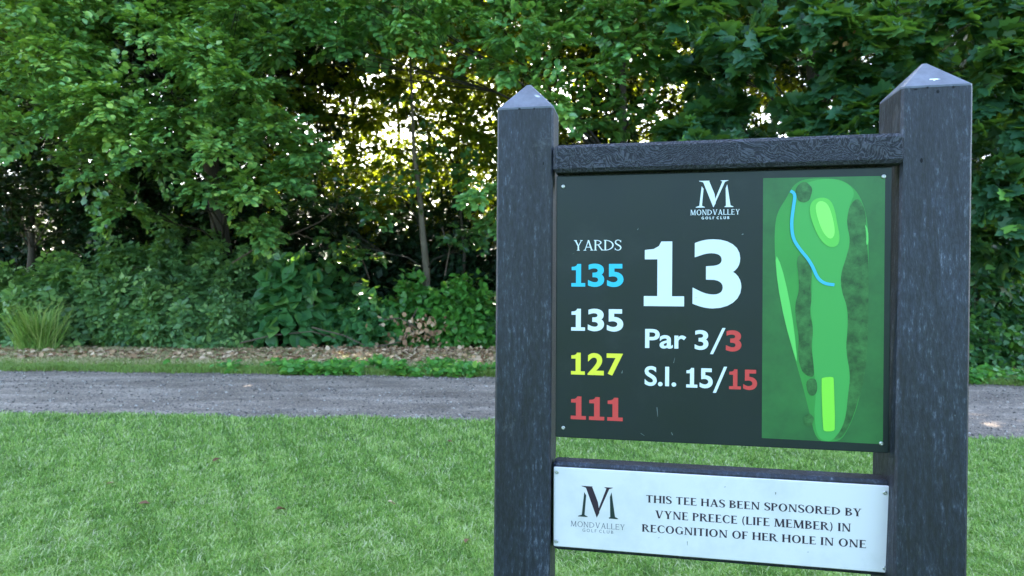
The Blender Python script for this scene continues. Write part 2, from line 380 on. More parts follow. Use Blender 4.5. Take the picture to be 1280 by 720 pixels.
def sans(text, x0, x1, z0, z1, mat, name, parent, y, bold=.02, k=0):
    cu = bpy.data.curves.new('glyphs', 'FONT'); cu.body = text; cu.size = 1.0; cu.fill_mode = 'FRONT'; cu.offset = bold; cu.resolution_u = 6
    ob = bpy.data.objects.new('glyphs', cu); COL.objects.link(ob); bpy.context.view_layer.update()
    me = bpy.data.meshes.new_from_object(ob.evaluated_get(bpy.context.evaluated_depsgraph_get()))
    bpy.data.objects.remove(ob); bpy.data.curves.remove(cu)
    co = np.zeros(len(me.vertices) * 3); me.vertices.foreach_get('co', co); co = co.reshape(-1, 3)
    lo, hi = co.min(0), co.max(0)
    X = x0 + (co[:, 0] - lo[0]) / (hi[0] - lo[0]) * (x1 - x0); Z = z0 + (co[:, 1] - lo[1]) / (hi[1] - lo[1]) * (z1 - z0)
    out = np.stack([X, np.full_like(X, y - .00015 - .00003 * k), Z + H0], 1).astype(np.float32)
    me.vertices.foreach_set('co', out.ravel()); me.name = name; me.materials.clear(); me.update()
    return link(name, me, mat, parent)

# serif capitals drawn as pen strokes; cap height 1, T thick stem, t thin stroke
def serif(text, x0, x1, z0, z1, mat, name, parent, y, T=.15, t=.055, sf=.085, gap=.12, small=None, k0=0, ser=True):
    def bar(xa, za, xb, zb, w): # stroke with horizontal end cuts (w measured across x) or vertical cuts for level strokes
        if abs(zb - za) < 1e-6: return [(xa, za - w / 2), (xb, za - w / 2), (xb, za + w / 2), (xa, za + w / 2)]
        return [(xa - w / 2, za), (xa + w / 2, za), (xb + w / 2, zb), (xb - w / 2, zb)]
    s2 = .035
    def sr(x, z, w, a=sf, b=sf): # serif foot at stem centre x; z 0 or 1; bracketed
        if not ser: return []
        h = s2; q = h * 2.2
        if z > .5: return [[(x - w / 2 - a, 1), (x - w / 2 - a, 1 - h), (x - w / 2, 1 - q), (x + w / 2, 1 - q), (x + w / 2 + b, 1 - h), (x + w / 2 + b, 1)]]
        return [[(x - w / 2 - a, 0), (x - w / 2 - a, h), (x - w / 2, q), (x + w / 2, q), (x + w / 2 + b, h), (x + w / 2 + b, 0)]]
    def arc(cx, cz, rx, rz, a0, a1, n=18, T_=T, t_=t):
        A = []; B = []
        for i in range(n + 1):
            a = radians(a0 + (a1 - a0) * i / n); A.append((cx + rx * cos(a), cz + rz * sin(a))); B.append((cx + (rx - T_) * cos(a), cz + (rz - t_) * sin(a)))
        return ('ring', A, B)
    def stem(x, w=T, a=sf, b=sf): return [bar(x, 0, x, 1, w)] + sr(x, 1, w, a, b) + sr(x, 0, w, a, b)
    def term(x, z, up, h=.16): # vertical end serif of an arm
        if not ser: return []
        d = -h if up else h
        return [[(x - .035, z), (x + .01, z), (x + .01, z + d), (x - .012, z + d)]]
    G = {}
    G['I'] = (T + 2 * sf, stem(T / 2 + sf))
    c = T / 2 + sf
    G['H'] = (.86, stem(c) + stem(.86 - c) + [bar(c, .52, .86 - c, .52, t)])
    G['T'] = (.74, [bar(.37, 0, .37, 1, T)] + sr(.37, 0, T) + [bar(.03, 1 - t / 2, .71, 1 - t / 2, t)] + term(.05, 1, 1) + term(.71, 1, 1))
    G['L'] = (.62, stem(c) + [bar(c, t / 2, .6, t / 2, t)] + term(.6, 0, 0, .2))
    G['E'] = (.64, stem(c) + [bar(c, t / 2, .61, t / 2, t), bar(c, 1 - t / 2, .57, 1 - t / 2, t), bar(c, .52, .48, .52, t)] + term(.61, 0, 0, .2) + term(.57, 1, 1) + term(.48, .60, 1))
    G['F'] = (.58, stem(c) + [bar(c, 1 - t / 2, .56, 1 - t / 2, t), bar(c, .50, .46, .50, t)] + term(.56, 1, 1) + term(.46, .58, 1))
    G['A'] = (.86, [bar(.13, 0, .43, 1, t * 1.1), bar(.72, 0, .42, 1.0, T), bar(.2, .32, .66, .32, t)] + sr(.13, 0, t, .09, .09) + sr(.72, 0, T, .07, .07))
    G['V'] = (.86, [bar(.41, 0, .15, 1, T), bar(.44, 0, .73, 1, t * 1.1)] + sr(.15, 1, T, .07, .07) + sr(.73, 1, t, .09, .09))
    G['Y'] = (.80, [bar(.40, 0, .40, .48, T), bar(.40, .42, .15, 1, T), bar(.41, .42, .67, 1, t * 1.1)] + sr(.40, 0, T) + sr(.15, 1, T, .07, .07) + sr(.67, 1, t, .09, .07))
    G['N'] = (.88, [bar(.14, 0, .14, 1, t * 1.1), bar(.74, 0, .74, 1, t * 1.1), bar(.71, 0, .14, 1, T)] + sr(.14, 0, t, .09, .09) + sr(.74, 1, t, .09, .09) + sr(.12, 1, t, .07, .0))
    G['M'] = (1.06, [bar(.13, 0, .17, 1, t * 1.1), bar(.51, .02, .21, 1, T), bar(.52, .02, .86, 1, t * 1.1), bar(.90, 0, .86, 1, T)] + sr(.13, 0, t, .09, .09) + sr(.90, 0, T, .07, .07) + sr(.18, 1, T, .07, 0) + sr(.85, 1, T, 0, .07))
    G['O'] = (.90, [arc(.45, .5, .43, .52, 0, 360, 32)])
    G['C'] = (.78, [arc(.45, .5, .43, .52, 48, 312, 26)] + term(.755, .86, 1, .20) + term(.755, .14, 0, .17))
    G['G'] = (.86, [arc(.45, .5, .43, .52, 48, 306, 26), bar(.70, .04, .70, .45, T * .95)] + term(.755, .86, 1, .2) + sr(.70, 0, T, 0, 0)[:0] + ([[(.58, .42), (.86, .42), (.86, .46), (.58, .46)]] if ser else [bar(.5, .45, .77, .45, t)]))
    G['D'] = (.86, stem(c) + [arc(c, .5, .86 - c - .03, .5, -90, 90, 20)])
    G['P'] = (.66, stem(c) + [arc(c + .06, .73, .60 - c - .02, .27, -90, 90, 16, T * .9), bar(c, 1 - t / 2, c + .08, 1 - t / 2, t), bar(c, .46 + t / 2, c + .08, .46 + t / 2, t)])
    G['R'] = (.80, stem(c) + [arc(c + .06, .75, .60 - c - .02, .25, -90, 90, 16, T * .9), bar(c, 1 - t / 2, c + .08, 1 - t / 2, t), bar(c, .5 + t / 2, c + .08, .5 + t / 2, t), bar(.70, 0, .38, .52, T)] + sr(.70, 0, T, 0, .09))
    G['B'] = (.70, stem(c) + [arc(c + .06, .76, .57 - c - .02, .24, -90, 90, 16, T * .85), arc(c + .06, .27, .64 - c - .02, .27, -90, 90, 16, T * .95), bar(c, 1 - t / 2, c + .08, 1 - t / 2, t), bar(c, t / 2, c + .08, t / 2, t)])
    G['U'] = (.84, [bar(c, .35, c, 1, T), bar(.70, .35, .70, 1, t * 1.2)] + sr(c, 1, T) + sr(.70, 1, t) + [arc(.5 * (c - T / 2 + .70 + t / 2), .36, .5 * (.70 + t / 2 - c + T / 2), .37, 180, 360, 16, (T + t) / 2)])
    # S: a spine whose width swells in the middle
    sp = [(.52, .80), (.47, .92), (.36, .985), (.25, .985), (.13, .92), (.08, .80), (.12, .66), (.24, .56), (.38, .47), (.49, .38), (.54, .25), (.49, .10), (.37, .02), (.24, .015), (.12, .07), (.06, .20)]
    wd = [t, t, t, t * 1.1, T * .7, T * .95, T, T * 1.0, T * 1.05, T, T * .95, T * .7, t * 1.1, t, t, t]
    A = []; B = []
    for i, (x, z) in enumerate(sp):
        xa, za = sp[max(i - 1, 0)]; xb, zb = sp[min(i + 1, len(sp) - 1)]; dx, dz = xb - xa, zb - za; l = math.hypot(dx, dz)
        A.append((x - dz / l * wd[i] / 2, z + dx / l * wd[i] / 2)); B.append((x + dz / l * wd[i] / 2, z - dx / l * wd[i] / 2))
    G['S'] = (.60, [('ring', A, B)] + term(.545, .97, 1, .22) + ([[(.045, .03), (.08, .03), (.06, .25), (.045, .25)]] if ser else []))
    G['('] = (.34, [arc(.42, .45, .36, .68, 118, 242, 12, T * .6, t)]); G[')'] = (.34, [arc(-.08, .45, .36, .68, -62, 62, 12, T * .6, t)])
    P = Print(y, k0); pen = 0.0; items = []
    for ch in text:
        if ch == ' ': pen += .36; continue
        w, parts = G[ch]; items.append((pen, parts)); pen += w + gap
    tot = pen - gap; sx = (x1 - x0) / tot; sz = z1 - z0
    tf = lambda o, q: (x0 + (o + q[0]) * sx, z0 + q[1] * sz)
    for i, (o, parts) in enumerate(items):
        P.k = k0
        for p in parts:
            if isinstance(p, tuple): P.quad_strip([tf(o, q) for q in p[1]], [tf(o, q) for q in p[2]])
            else: P.poly([tf(o, q) for q in p])
    return P.build(name, mat, parent)

def logo(x0, x1, z0, z1, mv, ml, parent, y):
    sx, sz = x1 - x0, z1 - z0; tf = lambda P: [(x0 + x * sx, z0 + z * sz) for x, z in P]
    # coordinates read off the emblem: 0..1 wide, 0..1 high
    v = Print(y, 0)
    v.poly(tf([(.17, .965), (.36, .965), (.50, .50), (.535, .16), (.47, 0), (.20, .93)]))   # thick left arm
    v.poly(tf([(.08, 1.0), (.35, 1.0), (.37, .985), (.34, .965), (.17, .955), (.09, .985)]))
    v.poly(tf([(.47, 0), (.50, .10), (.78, .955), (.705, .955), (.475, .16)]))
    v.poly(tf([(.66, 1.0), (.87, 1.0), (.86, .985), (.79, .95), (.72, .95), (.66, .985)]))
    v.build('logo_letter', mv, parent); a = Print(y, 5)
    a.poly(tf([(.155, .80), (.205, .70), (.165, .06), (.095, .06)]))
    a.poly(tf([(0, 0), (.245, 0), (.24, .02), (.165, .065), (.095, .065), (.0, .02)]))
    a.build('logo_letter', ml, parent); a = Print(y, 5)
    a.poly(tf([(.795, .70), (.835, .85), (.925, .06), (.805, .06)]))
    a.poly(tf([(.77, 0), (1.0, 0), (1.0, .02), (.925, .065), (.82, .065), (.77, .03)]))
    a.build('logo_letter', ml, parent)

y1 = .0065; y2 = .0055
serif('YARDS', .1366, .2185, .0655, .0834, WHITE, 'lettering', PN, y1, T=.12, t=.06, sf=.07, gap=.03)
ONE = [(0, 0), (1, 0), (1, .155), (.70, .155), (.70, 1), (.43, 1), (.37, .93), (.24, .885), (.02, .87), (.02, .725), (.335, .725), (.335, .155), (0, .155)]
def number(text, x0, x1, z0, z1, mat, parent=PN, y=y1, bold=.03, one=.86, gap=.17):
    w = [one if c == '1' else 1.0 for c in text]; tot = sum(w) + gap * (len(text) - 1); k = (x1 - x0) / tot; p = x0
    for c, a in zip(text, w):
        if c == '1':
            q = Print(y, 1); q.poly([(p + X * a * k, z0 + Z * (z1 - z0)) for X, Z in ONE]); q.build('digit', mat, parent)
        else:
            o = .012 * (z1 - z0) * (c in '35'); sans(c, p, p + a * k, z0 - o, z1 + (o if c == '3' else 0), mat, 'digit', parent, y, bold)
        p += (a + gap) * k
def slash(x0, x1, z0, z1, w, mat=WHITE):
    q = Print(y1, 1); q.poly([(x0, z0), (x0 + w, z0), (x1, z1), (x1 - w, z1)]); q.build('slash', mat, PN)
for z0, z1, m, t_ in ((.0028, .0427, CYAN, '135'), (-.0737, -.0349, WHITE, '135'), (-.1499, -.1110, YELLOW, '127'), (-.2277, -.1870, RED, '111')):
    number(t_, .1329, .2220, z0 + .0004, z1 - .0004, m)
number('1', .2562, .3225, -.0293, .0800, WHITE); sans('3', .3362, .4140, -.0322, .0830, WHITE, 'digit', PN, y1, .030)
sans('Par', .2587, .3263, -.1010, -.0682, WHITE, 'lettering', PN, y1, .020); number('3', .3401, .3623, -.1015, -.0690, WHITE, bold=.024); slash(.3649, .3896, -.1085, -.0645, .0050)
number('3', .3902, .4149, -.1030, -.0685, RED)
sans('S.I.', .2582, .3105, -.1650, -.1312, WHITE, 'lettering', PN, y1, .020); number('15', .3268, .3697, -.1655, -.1325, WHITE, bold=.024); slash(.3700, .3925, -.1730, -.1290, .0050)
number('15', .3958, .4400, -.1660, -.1328, RED, bold=.024)
logo(.3405, .4005, .1361, .1806, WHITE, WHITE, PN, y1)
serif('MONDVALLEY', .3317, .4109, .1236, .1325, WHITE, 'lettering', PN, y1, T=.14, t=.08, sf=.03, gap=.12)
serif('GOLF CLUB', .3498, .3945, .1164, .1208, WHITE, 'lettering', PN, y1, T=.20, t=.18, gap=.30, ser=False)
logo(.1462, .2150, -.3960, -.3422, INKP, INKG, SP, y2)
serif('MONDVALLEY', .1333, .2265, -.4140, -.4045, INKGREY, 'lettering', SP, y2, T=.11, t=.07, sf=.04, gap=.10)
serif('GOLF CLUB', .1540, .2071, -.4218, -.4165, INKGREY, 'lettering', SP, y2, T=.12, t=.12, gap=.28, ser=False)
serif('THIS TEE HAS BEEN SPONSORED BY', .2615, .6005, -.3637, -.3511, INKP, 'lettering', SP, y2, T=.195, t=.085, sf=.05, gap=.07)
serif('VYNE PREECE (LIFE MEMBER) IN', .2773, .5850, -.3896, -.3763, INKP, 'lettering', SP, y2, T=.195, t=.085, sf=.05, gap=.07)
serif('RECOGNITION OF HER HOLE IN ONE', .2551, .6077, -.4142, -.4014, INKP, 'lettering', SP, y2, T=.195, t=.085, sf=.05, gap=.07)
# scratches and small scuffs on the two faces
SCUFF = ink('scuff_mark', (.16, .19, .19), .6); DIRT = ink('dirt_fleck', (.2, .21, .17), .8)
for x, z, dx, dz, w in ((.2790, -.2010, .0015, -.016, .0006), (.3060, -.1250, .002, .009, .0005), (.2525, -.2465, .006, -.004, .0009), (.2200, -.1450, .001, .005, .0009), (.3400, -.0150, .004, .001, .0008), (.1350, .0600, .003, .001, .0006), (.3050, -.2470, -.002, .005, .0008), (.2450, .1000, .0015, .003, .0008), (.4150, .0900, .001, .002, .0016)):
    q = Print(y1, 2); q.poly([(x - w, z), (x + w, z), (x + dx + w * .4, z + dz), (x + dx - w * .4, z + dz)]); q.build('scratch', SCUFF, PN)
for x, z, dx, dz, w in ((.3300, -.4250, .0005, -.007, .0006), (.2830, -.4230, .0008, .001, .0012), (.4700, -.3330, .0, -.004, .0010), (.5200, -.4280, .001, .001, .0012), (.3900, -.3300, .0006, .002, .0008)):
    q = Print(y2, 2); q.poly([(x - w, z), (x + w, z), (x + dx + w * .4, z + dz), (x + dx - w * .4, z + dz)]); q.build('scratch', DIRT, SP)
# course map
def smooth_closed(P, n=3):
    for _ in range(n - 1):
        Q = []
        for i in range(len(P)):
            a, b = P[i], P[(i + 1) % len(P)]; Q += [(.75 * a[0] + .25 * b[0], .75 * a[1] + .25 * b[1]), (.25 * a[0] + .75 * b[0], .25 * a[1] + .75 * b[1])]
        P = Q
    return P
MP = {}
MP['rough'] = [(0.4654, 0.1046), (0.4704, 0.1287), (0.4832, 0.149), (0.4928, 0.1694), (0.5088, 0.1793), (0.5343, 0.1800), (0.5659, 0.1778), (0.588, 0.1603), (0.6007, 0.1331), (0.6066, 0.0994), (0.6077, 0.0389), (0.6068, -0.0623), (0.603, -0.1299), (0.5941, -0.1844), (0.5819, -0.2189), (0.5695, -0.2427), (0.5537, -0.2462), (0.5314, -0.2446), (0.5214, -0.201), (0.5115, -0.1601), (0.4982, -0.1123), (0.4815, -0.0506), (0.47, 0.0114), (0.4657, 0.0598)]
MP['strip'] = [(0.4663, 0.0598), (0.4763, 0.039), (0.4877, -0.0092), (0.4965, -0.0642), (0.5021, -0.1191), (0.4982, -0.111), (0.4815, -0.0506), (0.47, 0.0114)]
MP['fair'] = [(0.5024, 0.1692), (0.5343, 0.1795), (0.5659, 0.1770), (0.588, 0.159), (0.5776, 0.1336), (0.5741, 0.1066), (0.5806, 0.0795), (0.5745, 0.0524), (0.566, 0.0253), (0.5675, -0.0018), (0.5771, -0.0289), (0.5774, -0.0628), (0.5746, -0.0968), (0.5825, -0.1373), (0.5784, -0.1714), (0.5756, -0.2124), (0.56, -0.2404), (0.5474, -0.2465), (0.5326, -0.2383), (0.5278, -0.2008), (0.5308, -0.1732), (0.5279, -0.1321), (0.5238, -0.098), (0.5261, -0.0636), (0.5207, -0.0295), (0.5243, 0.0048), (0.5215, 0.0356), (0.5033, 0.063), (0.4902, 0.0871), (0.4899, 0.1215), (0.4961, 0.1488)]
MP['strip2'] = [(0.6009, 0.1062), (0.6062, 0.0961), (0.6070, 0.0725), (0.6031, 0.0725), (0.6042, 0.0894)]
MP['tl'] = [(0.5033, 0.0582), (0.5162, 0.0492), (0.524, 0.0308), (0.5204, 0.0048), (0.5231, -0.0158), (0.5195, -0.0363), (0.5261, -0.0636), (0.5225, -0.0911), (0.5265, -0.1185), (0.528, -0.1424), (0.5177, -0.1407), (0.508, -0.1327), (0.502, -0.1053), (0.5044, -0.0778), (0.499, -0.0503), (0.4975, -0.0229), (0.5038, -0.0022), (0.5023, 0.0253), (0.4995, 0.0459)]
MP['tl2'] = [(0.5146, -0.1463), (0.5306, -0.1423), (0.5333, -0.1628), (0.5276, -0.1733), (0.518, -0.1702)]
MP['tr'] = [(0.5881, 0.1482), (0.5975, 0.1366), (0.6027, 0.1129), (0.6004, 0.0928), (0.6044, 0.0658), (0.6065, 0.0321), (0.6068, -0.0623), (0.6036, -0.1299), (0.594, -0.1743), (0.5806, -0.2156), (0.5695, -0.2399), (0.5556, -0.2434), (0.5694, -0.2263), (0.5767, -0.1987), (0.5784, -0.1714), (0.5825, -0.1373), (0.5746, -0.0968), (0.5774, -0.0628), (0.5771, -0.0289), (0.5675, -0.0018), (0.566, 0.0253), (0.5745, 0.0524), (0.5806, 0.0795), (0.5741, 0.1066), (0.5776, 0.1336)]
MP['ring'] = [(0.5175, 0.1278), (0.5218, 0.1448), (0.5377, 0.1499), (0.5505, 0.1443), (0.5569, 0.1272), (0.5602, 0.1068), (0.5648, 0.083), (0.5606, 0.0695), (0.5479, 0.0682), (0.5351, 0.0799), (0.5254, 0.1004)]
MP['green'] = [(0.5264, 0.1311), (0.5302, 0.1426), (0.5397, 0.1431), (0.5474, 0.1355), (0.5539, 0.1137), (0.5572, 0.0919), (0.5529, 0.0817), (0.5446, 0.0839), (0.535, 0.1003)]
MP['tee'] = [(0.5382, -0.1448), (0.5408, -0.142), (0.556, -0.1402), (0.5573, -0.1449), (0.5599, -0.224), (0.5574, -0.2282), (0.544, -0.2295), (0.5415, -0.2249)]
CR = [(0.4877, 0.1613), (0.4967, 0.1556), (0.4937, 0.1351), (0.4907, 0.1077), (0.4931, 0.0837), (0.5032, 0.0664), (0.5162, 0.0507), (0.5246, 0.0356), (0.5312, 0.0185), (0.5421, 0.0096), (0.5592, 0.0077)]
MP['tr'] = [(x + .0012 * (x > .585) + (.0022 if z < -.2 and x > .575 else 0), z) for x, z in MP['tr']]
def mprint(name, P, mat, k, par=PN, it=3):
    q = Print(y1, k * 5); q.poly(smooth_closed(P, it) if it > 1 else P); return q.build(name, mat, par)
mprint('course_map', [(.4470, .1825), (.6305, .1812), (.6310, -.2460), (.4480, -.2450)], MAPBG, 0, it=1)
mprint('map_rough', MP['rough'], MAPROUGH, 1); mprint('map_fairway', MP['fair'], MAPFAIR, 2)
mprint('map_meadow_strip', MP['strip'], MAPSTRIP, 3, it=2); mprint('map_meadow_strip', MP['strip2'], MAPSTRIP, 4, it=2)
mprint('map_trees', MP['tl'], MAPTREE, 4); mprint('map_trees', MP['tl2'], MAPTREE, 5); mprint('map_trees', MP['tr'], MAPTREE, 3)
for k, (cx, cz, r) in enumerate(((.5095, .158, .0125), (.5200, -.2114, .0075))):
    mprint('map_trees', [(cx + r * (1 + .1 * sin(5 * a)) * cos(a), cz + 1.35 * r * sin(a)) for a in np.linspace(0, 2 * pi, 16)[:-1]], MAPTREE, 6 + k, it=2)
mprint('map_green_fringe', MP['ring'], MAPRING, 7); mprint('map_green', MP['green'], MAPGREEN, 9); mprint('map_tee', MP['tee'], MAPTEE, 7, it=2)
q = Print(y1, 50)
A = []; B = []
fine = [tuple(np.array([np.interp(s, range(len(CR)), [c[0] for c in CR]), np.interp(s, range(len(CR)), [c[1] for c in CR])])) for s in np.linspace(0, len(CR) - 1, 34)]
fine = [tuple(np.mean(fine[max(0, i - 1):i + 2], axis=0)) for i in range(len(fine))]
for i, (x, z) in enumerate(fine):
    xa, za = fine[max(i - 1, 0)]; xb, zb = fine[min(i + 1, len(fine) - 1)]; l = math.hypot(xb - xa, zb - za); w = .0024
    A.append((x - (zb - za) / l * w, z + (xb - xa) / l * w)); B.append((x + (zb - za) / l * w, z - (xb - xa) / l * w))
q.quad_strip(A, B); q.build('map_creek', CREEK, PN)

# ------------------------------------------------------------------ leaves and plants
def T_oval():
    V = np.array([(0, 0, 0), (.18, .27, .05), (.62, .33, .07), (1, 0, -.05), (.62, -.33, .07), (.18, -.27, .05), (.45, 0, -.01)])
    return V, [(0, 6, 2, 1), (6, 3, 2), (0, 5, 4, 6), (6, 4, 3)]
def T_simple():
    V = np.array([(0, 0, 0), (.42, .29, .06), (1, 0, -.02), (.42, -.29, .06)])
    return V, [(0, 2, 1), (0, 3, 2)]
def T_maple():
    pol = [(0.0, 0), (.02, .13), (-.10, .32), (.10, .40), (.22, .62), (.36, .44), (.46, .40), (.62, .50), (.66, .30), (.60, .20), (.78, .16), (1.0, 0)]
    P = pol + [(x, -y) for x, y in pol[-2:0:-1]]
    V = [(.32, 0, 0)] + [(x, y, .10 * abs(y) * 1.2 - .05 * x * x) for x, y in P]; n = len(P)
    return np.array(V), [(0, 1 + (i + 1) % n, 1 + i) for i in range(n)]
def T_heart():
    P = [(0, 0), (-.08, .2), (.05, .40), (.3, .46), (.6, .32), (1, 0)]
    P = P + [(x, -y) for x, y in P[-2:0:-1]]
    V = [(.35, 0, -.05)] + [(x, y, .18 * abs(y) - .05 * x * x) for x, y in P]; n = len(P)
    return np.array(V), [(0, 1 + (i + 1) % n, 1 + i) for i in range(n)]
def T_trefoil():
    V = []; F = []
    for a in (0, 1.25, -1.25):
        k = len(V); c, s = cos(a), sin(a)
        for x, y, z in ((.1, 0, 0), (.42, .24, .05), (.85, 0, -.05), (.42, -.24, .05)): V.append((x * c - y * s, x * s + y * c, z))
        F += [(k, k + 2, k + 1), (k, k + 3, k + 2)]
    return np.array(V), F
TP = dict(oval=T_oval(), simple=T_simple(), maple=T_maple(), heart=T_heart(), trefoil=T_trefoil())

def nrm(a): return a / (np.linalg.norm(a, axis=-1, keepdims=True) + 1e-9)
def leaf_mesh(name, tmpl, P, Dv, N, S, tint):
    TV, TF = TP[tmpl]
    Dv = nrm(Dv); Yv = nrm(np.cross(N, Dv)); Nv = np.cross(Dv, Yv)
    V = P[:, None] + S[:, None, None] * (TV[None, :, 0:1] * Dv[:, None] + TV[None, :, 1:2] * Yv[:, None] + TV[None, :, 2:3] * Nv[:, None])
    n = len(P); nv = len(TV); fl = np.concatenate([np.array(f) for f in TF]); sz = np.array([len(f) for f in TF])
    loops = (np.arange(n)[:, None] * nv + fl[None]).ravel()
    return mesh_np(name, V.reshape(-1, 3), loops, np.tile(sz, n), np.repeat(tint, nv), smooth=False)

def spray_leaves(P0, H, L, n, size, flat=.35, droop=.25, two=False):
    """leaves on flat sprays: P0 (m,3) starts, H (m,3) headings, L (m,) lengths"""
    m = len(P0); X = nrm(H); Yv = nrm(np.cross(UP + rng.normal(0, .15, (m, 3)), X)); Z = np.cross(X, Yv)
    x = rng.random((m, n)) ** .8; side = rng.choice([-1, 1], (m, n)); yy = side * (1.05 - x) * .55 * rng.random((m, n)) ** .6
    zz = -droop * x * x - .25 * droop * np.abs(yy) + rng.normal(0, .035, (m, n))
    P = P0[:, None] + L[:, None, None] * (x[..., None] * X[:, None] + yy[..., None] * Yv[:, None] + zz[..., None] * Z[:, None])
    P[..., 2] -= (x * x * L[:, None]) * droop * .4
    a = side * (.5 + rng.random((m, n)) * .7)
    Dv = np.cos(a)[..., None] * X[:, None] + np.sin(a)[..., None] * Yv[:, None] - .25 * UP + rng.normal(0, .2, (m, n, 3))
    N = Z[:, None] * .7 + UP * .35 + np.array([0, -.42, 0]) + rng.normal(0, flat, (m, n, 3))
    S = size * (.65 + .6 * rng.random((m, n)))
    return P.reshape(-1, 3), Dv.reshape(-1, 3), N.reshape(-1, 3), S.ravel()

def tree(name, label, cat, base, trunk_pts, trunk_r, clumps, leaf, tmpl, size, per=12, n=34, mat_b=None, group=None, individual=0, tint0=.45, front=(0, -1, 0), flat=.35, limbs=True, droop=.25, canopy=None):
    """trunk_pts: list of world points; clumps: (k,4) centre + radius"""
    root = empty(name, tuple(float(b) for b in base)); tag(root, label, cat, group)
    off = np.array(base, float)
    g = Geo(); k = len(trunk_pts); rad = [trunk_r * (1 - .75 * i / max(1, k - 1)) for i in range(k)]
    rad[0] *= 1.35
    g.tube([np.array(p) - off for p in trunk_pts], rad, 9); g.build('trunk', mat_b or BARK, root, True)
    cl = np.array(clumps, float); tp = np.array(trunk_pts, float)
    if limbs:
        g = Geo()
        for c in cl[::(9 if name == 'hazel_tree' else 3)]:
            zt = max(tp[1][2], min(c[2] - .25 * abs(c[2] - tp[1][2]) - .4, tp[-1][2])); i = np.argmin(abs(tp[:, 2] - zt)); s = tp[i]
            d = c[:3] - s; mid = s + d * .5 + UP * .12 * np.linalg.norm(d) * .5 + rng.normal(0, .08, 3); L = np.linalg.norm(d)
            r0 = min(trunk_r * .3, .008 + .006 * L)
            g.tube([s - off, s + d * .25 + UP * .06 * L + rng.normal(0, .04, 3) - off, mid - off, c[:3] - off], [r0, r0 * .75, r0 * .5, r0 * .22], 5)
            for _ in range(4):
                e = c[:3] + nrm(rng.normal(0, 1, 3) + np.array(front) * .6) * c[3] * .9; g.tube([mid - off, (mid * .4 + e * .6) + rng.normal(0, .05, 3) - off, e - off], [r0 * .35, r0 * .22, .003], 4)
        g.build('branches', BARK, root, True)['kind'] = 'stuff'
    m = per; C = np.repeat(cl, m, 0)
    dirs = nrm(rng.normal(0, 1, (len(C), 3)) * np.array([1, 1, .55]) + np.array(front) * .45 + UP * .18)
    P0 = C[:, :3] + dirs * C[:, 3:4] * (.15 + .35 * rng.random((len(C), 1)))
    P, Dv, N, S = spray_leaves(P0, dirs + np.array([0, 0, -.12]), C[:, 3] * (.55 + .35 * rng.random(len(C))), n, size, flat, droop)
    ct = np.repeat(np.repeat(rng.normal(0, .09, len(cl)), m), n)
    tint = np.clip(tint0 + 1.3 * ct + rng.normal(0, .22, len(P)), 0, 1)
    out = P[:, 1] - .0 * P[:, 0]
    if individual:
        # the leaves that show largest stand as parts of their own
        u = 640 + P[:, 0] / P[:, 1] * FPX; v = 350.3 - (P[:, 2] - EYE) / P[:, 1] * FPX
        vis = (u > -10) & (u < 1290) & (v > -10) & (v < 480)
        sc = np.where(vis, S / P[:, 1], 0); idx = np.argsort(-sc)[:individual]
        TV, TF = TP[tmpl]; tints = [.12, .35, .55, .8, .98]; mes = []
        for t in tints:
            me = mesh_py('leaf', TV, TF); a = me.attributes.new('tint', 'FLOAT', 'POINT'); a.data.foreach_set('value', np.full(len(TV), t, np.float32)); me.materials.append(ML[leaf]); mes.append(me)
        for i in idx:
            d = nrm(Dv[i]); y = nrm(np.cross(N[i], d)); z = np.cross(d, y)
            o = bpy.data.objects.new('leaf', mes[int(np.argmin([abs(t - tint[i]) for t in tints]))]); COL.objects.link(o); o.parent = root
            mt = Matrix.Identity(4)
            for r in range(3): mt[r][0] = d[r] * S[i]; mt[r][1] = y[r] * S[i]; mt[r][2] = z[r] * S[i]; mt[r][3] = P[i][r] - off[r]
            o.matrix_local = mt
        keep = np.ones(len(P), bool); keep[idx] = False; P, Dv, N, S, tint = P[keep], Dv[keep], N[keep], S[keep], tint[keep]
    if canopy is not None:      # the taller part of the crown, coarser leaved, thickened to block light
        cc = np.array(canopy, float); C = np.repeat(cc, 16, 0); dirs = nrm(rng.normal(0, 1, (len(C), 3)) * np.array([1, 1, .6]))
        Q = spray_leaves(C[:, :3] + dirs * C[:, 3:4] * .4, dirs, C[:, 3] * .9, 18, .30, .5, .2)
        link('upper_crown', leaf_mesh('upper_crown', 'simple', Q[0] - off, Q[1], Q[2], Q[3], np.clip(rng.normal(.45, .15, len(Q[0])), 0, 1)), ML[leaf], root)['kind'] = 'stuff'
    cr = link('crown', leaf_mesh('crown', tmpl, P - off, Dv, N, S, tint), ML[leaf], root); cr['kind'] = 'stuff'
    return root

def box_clumps(k, x, y, z, r, keep=None):
    out = []
    while len(out) < k:
        p = np.array([rng.uniform(*x), rng.uniform(*y), rng.uniform(*z), rng.uniform(*r)])
        if keep is None or keep(p): out.append(p)
    return out
def uvc(lst): return [np.append(at(u, v, Y), r) for u, v, Y, r in lst]
def px(p): return 640 + p[0] / p[1] * FPX, 350.3 - (p[2] - EYE) / p[1] * FPX

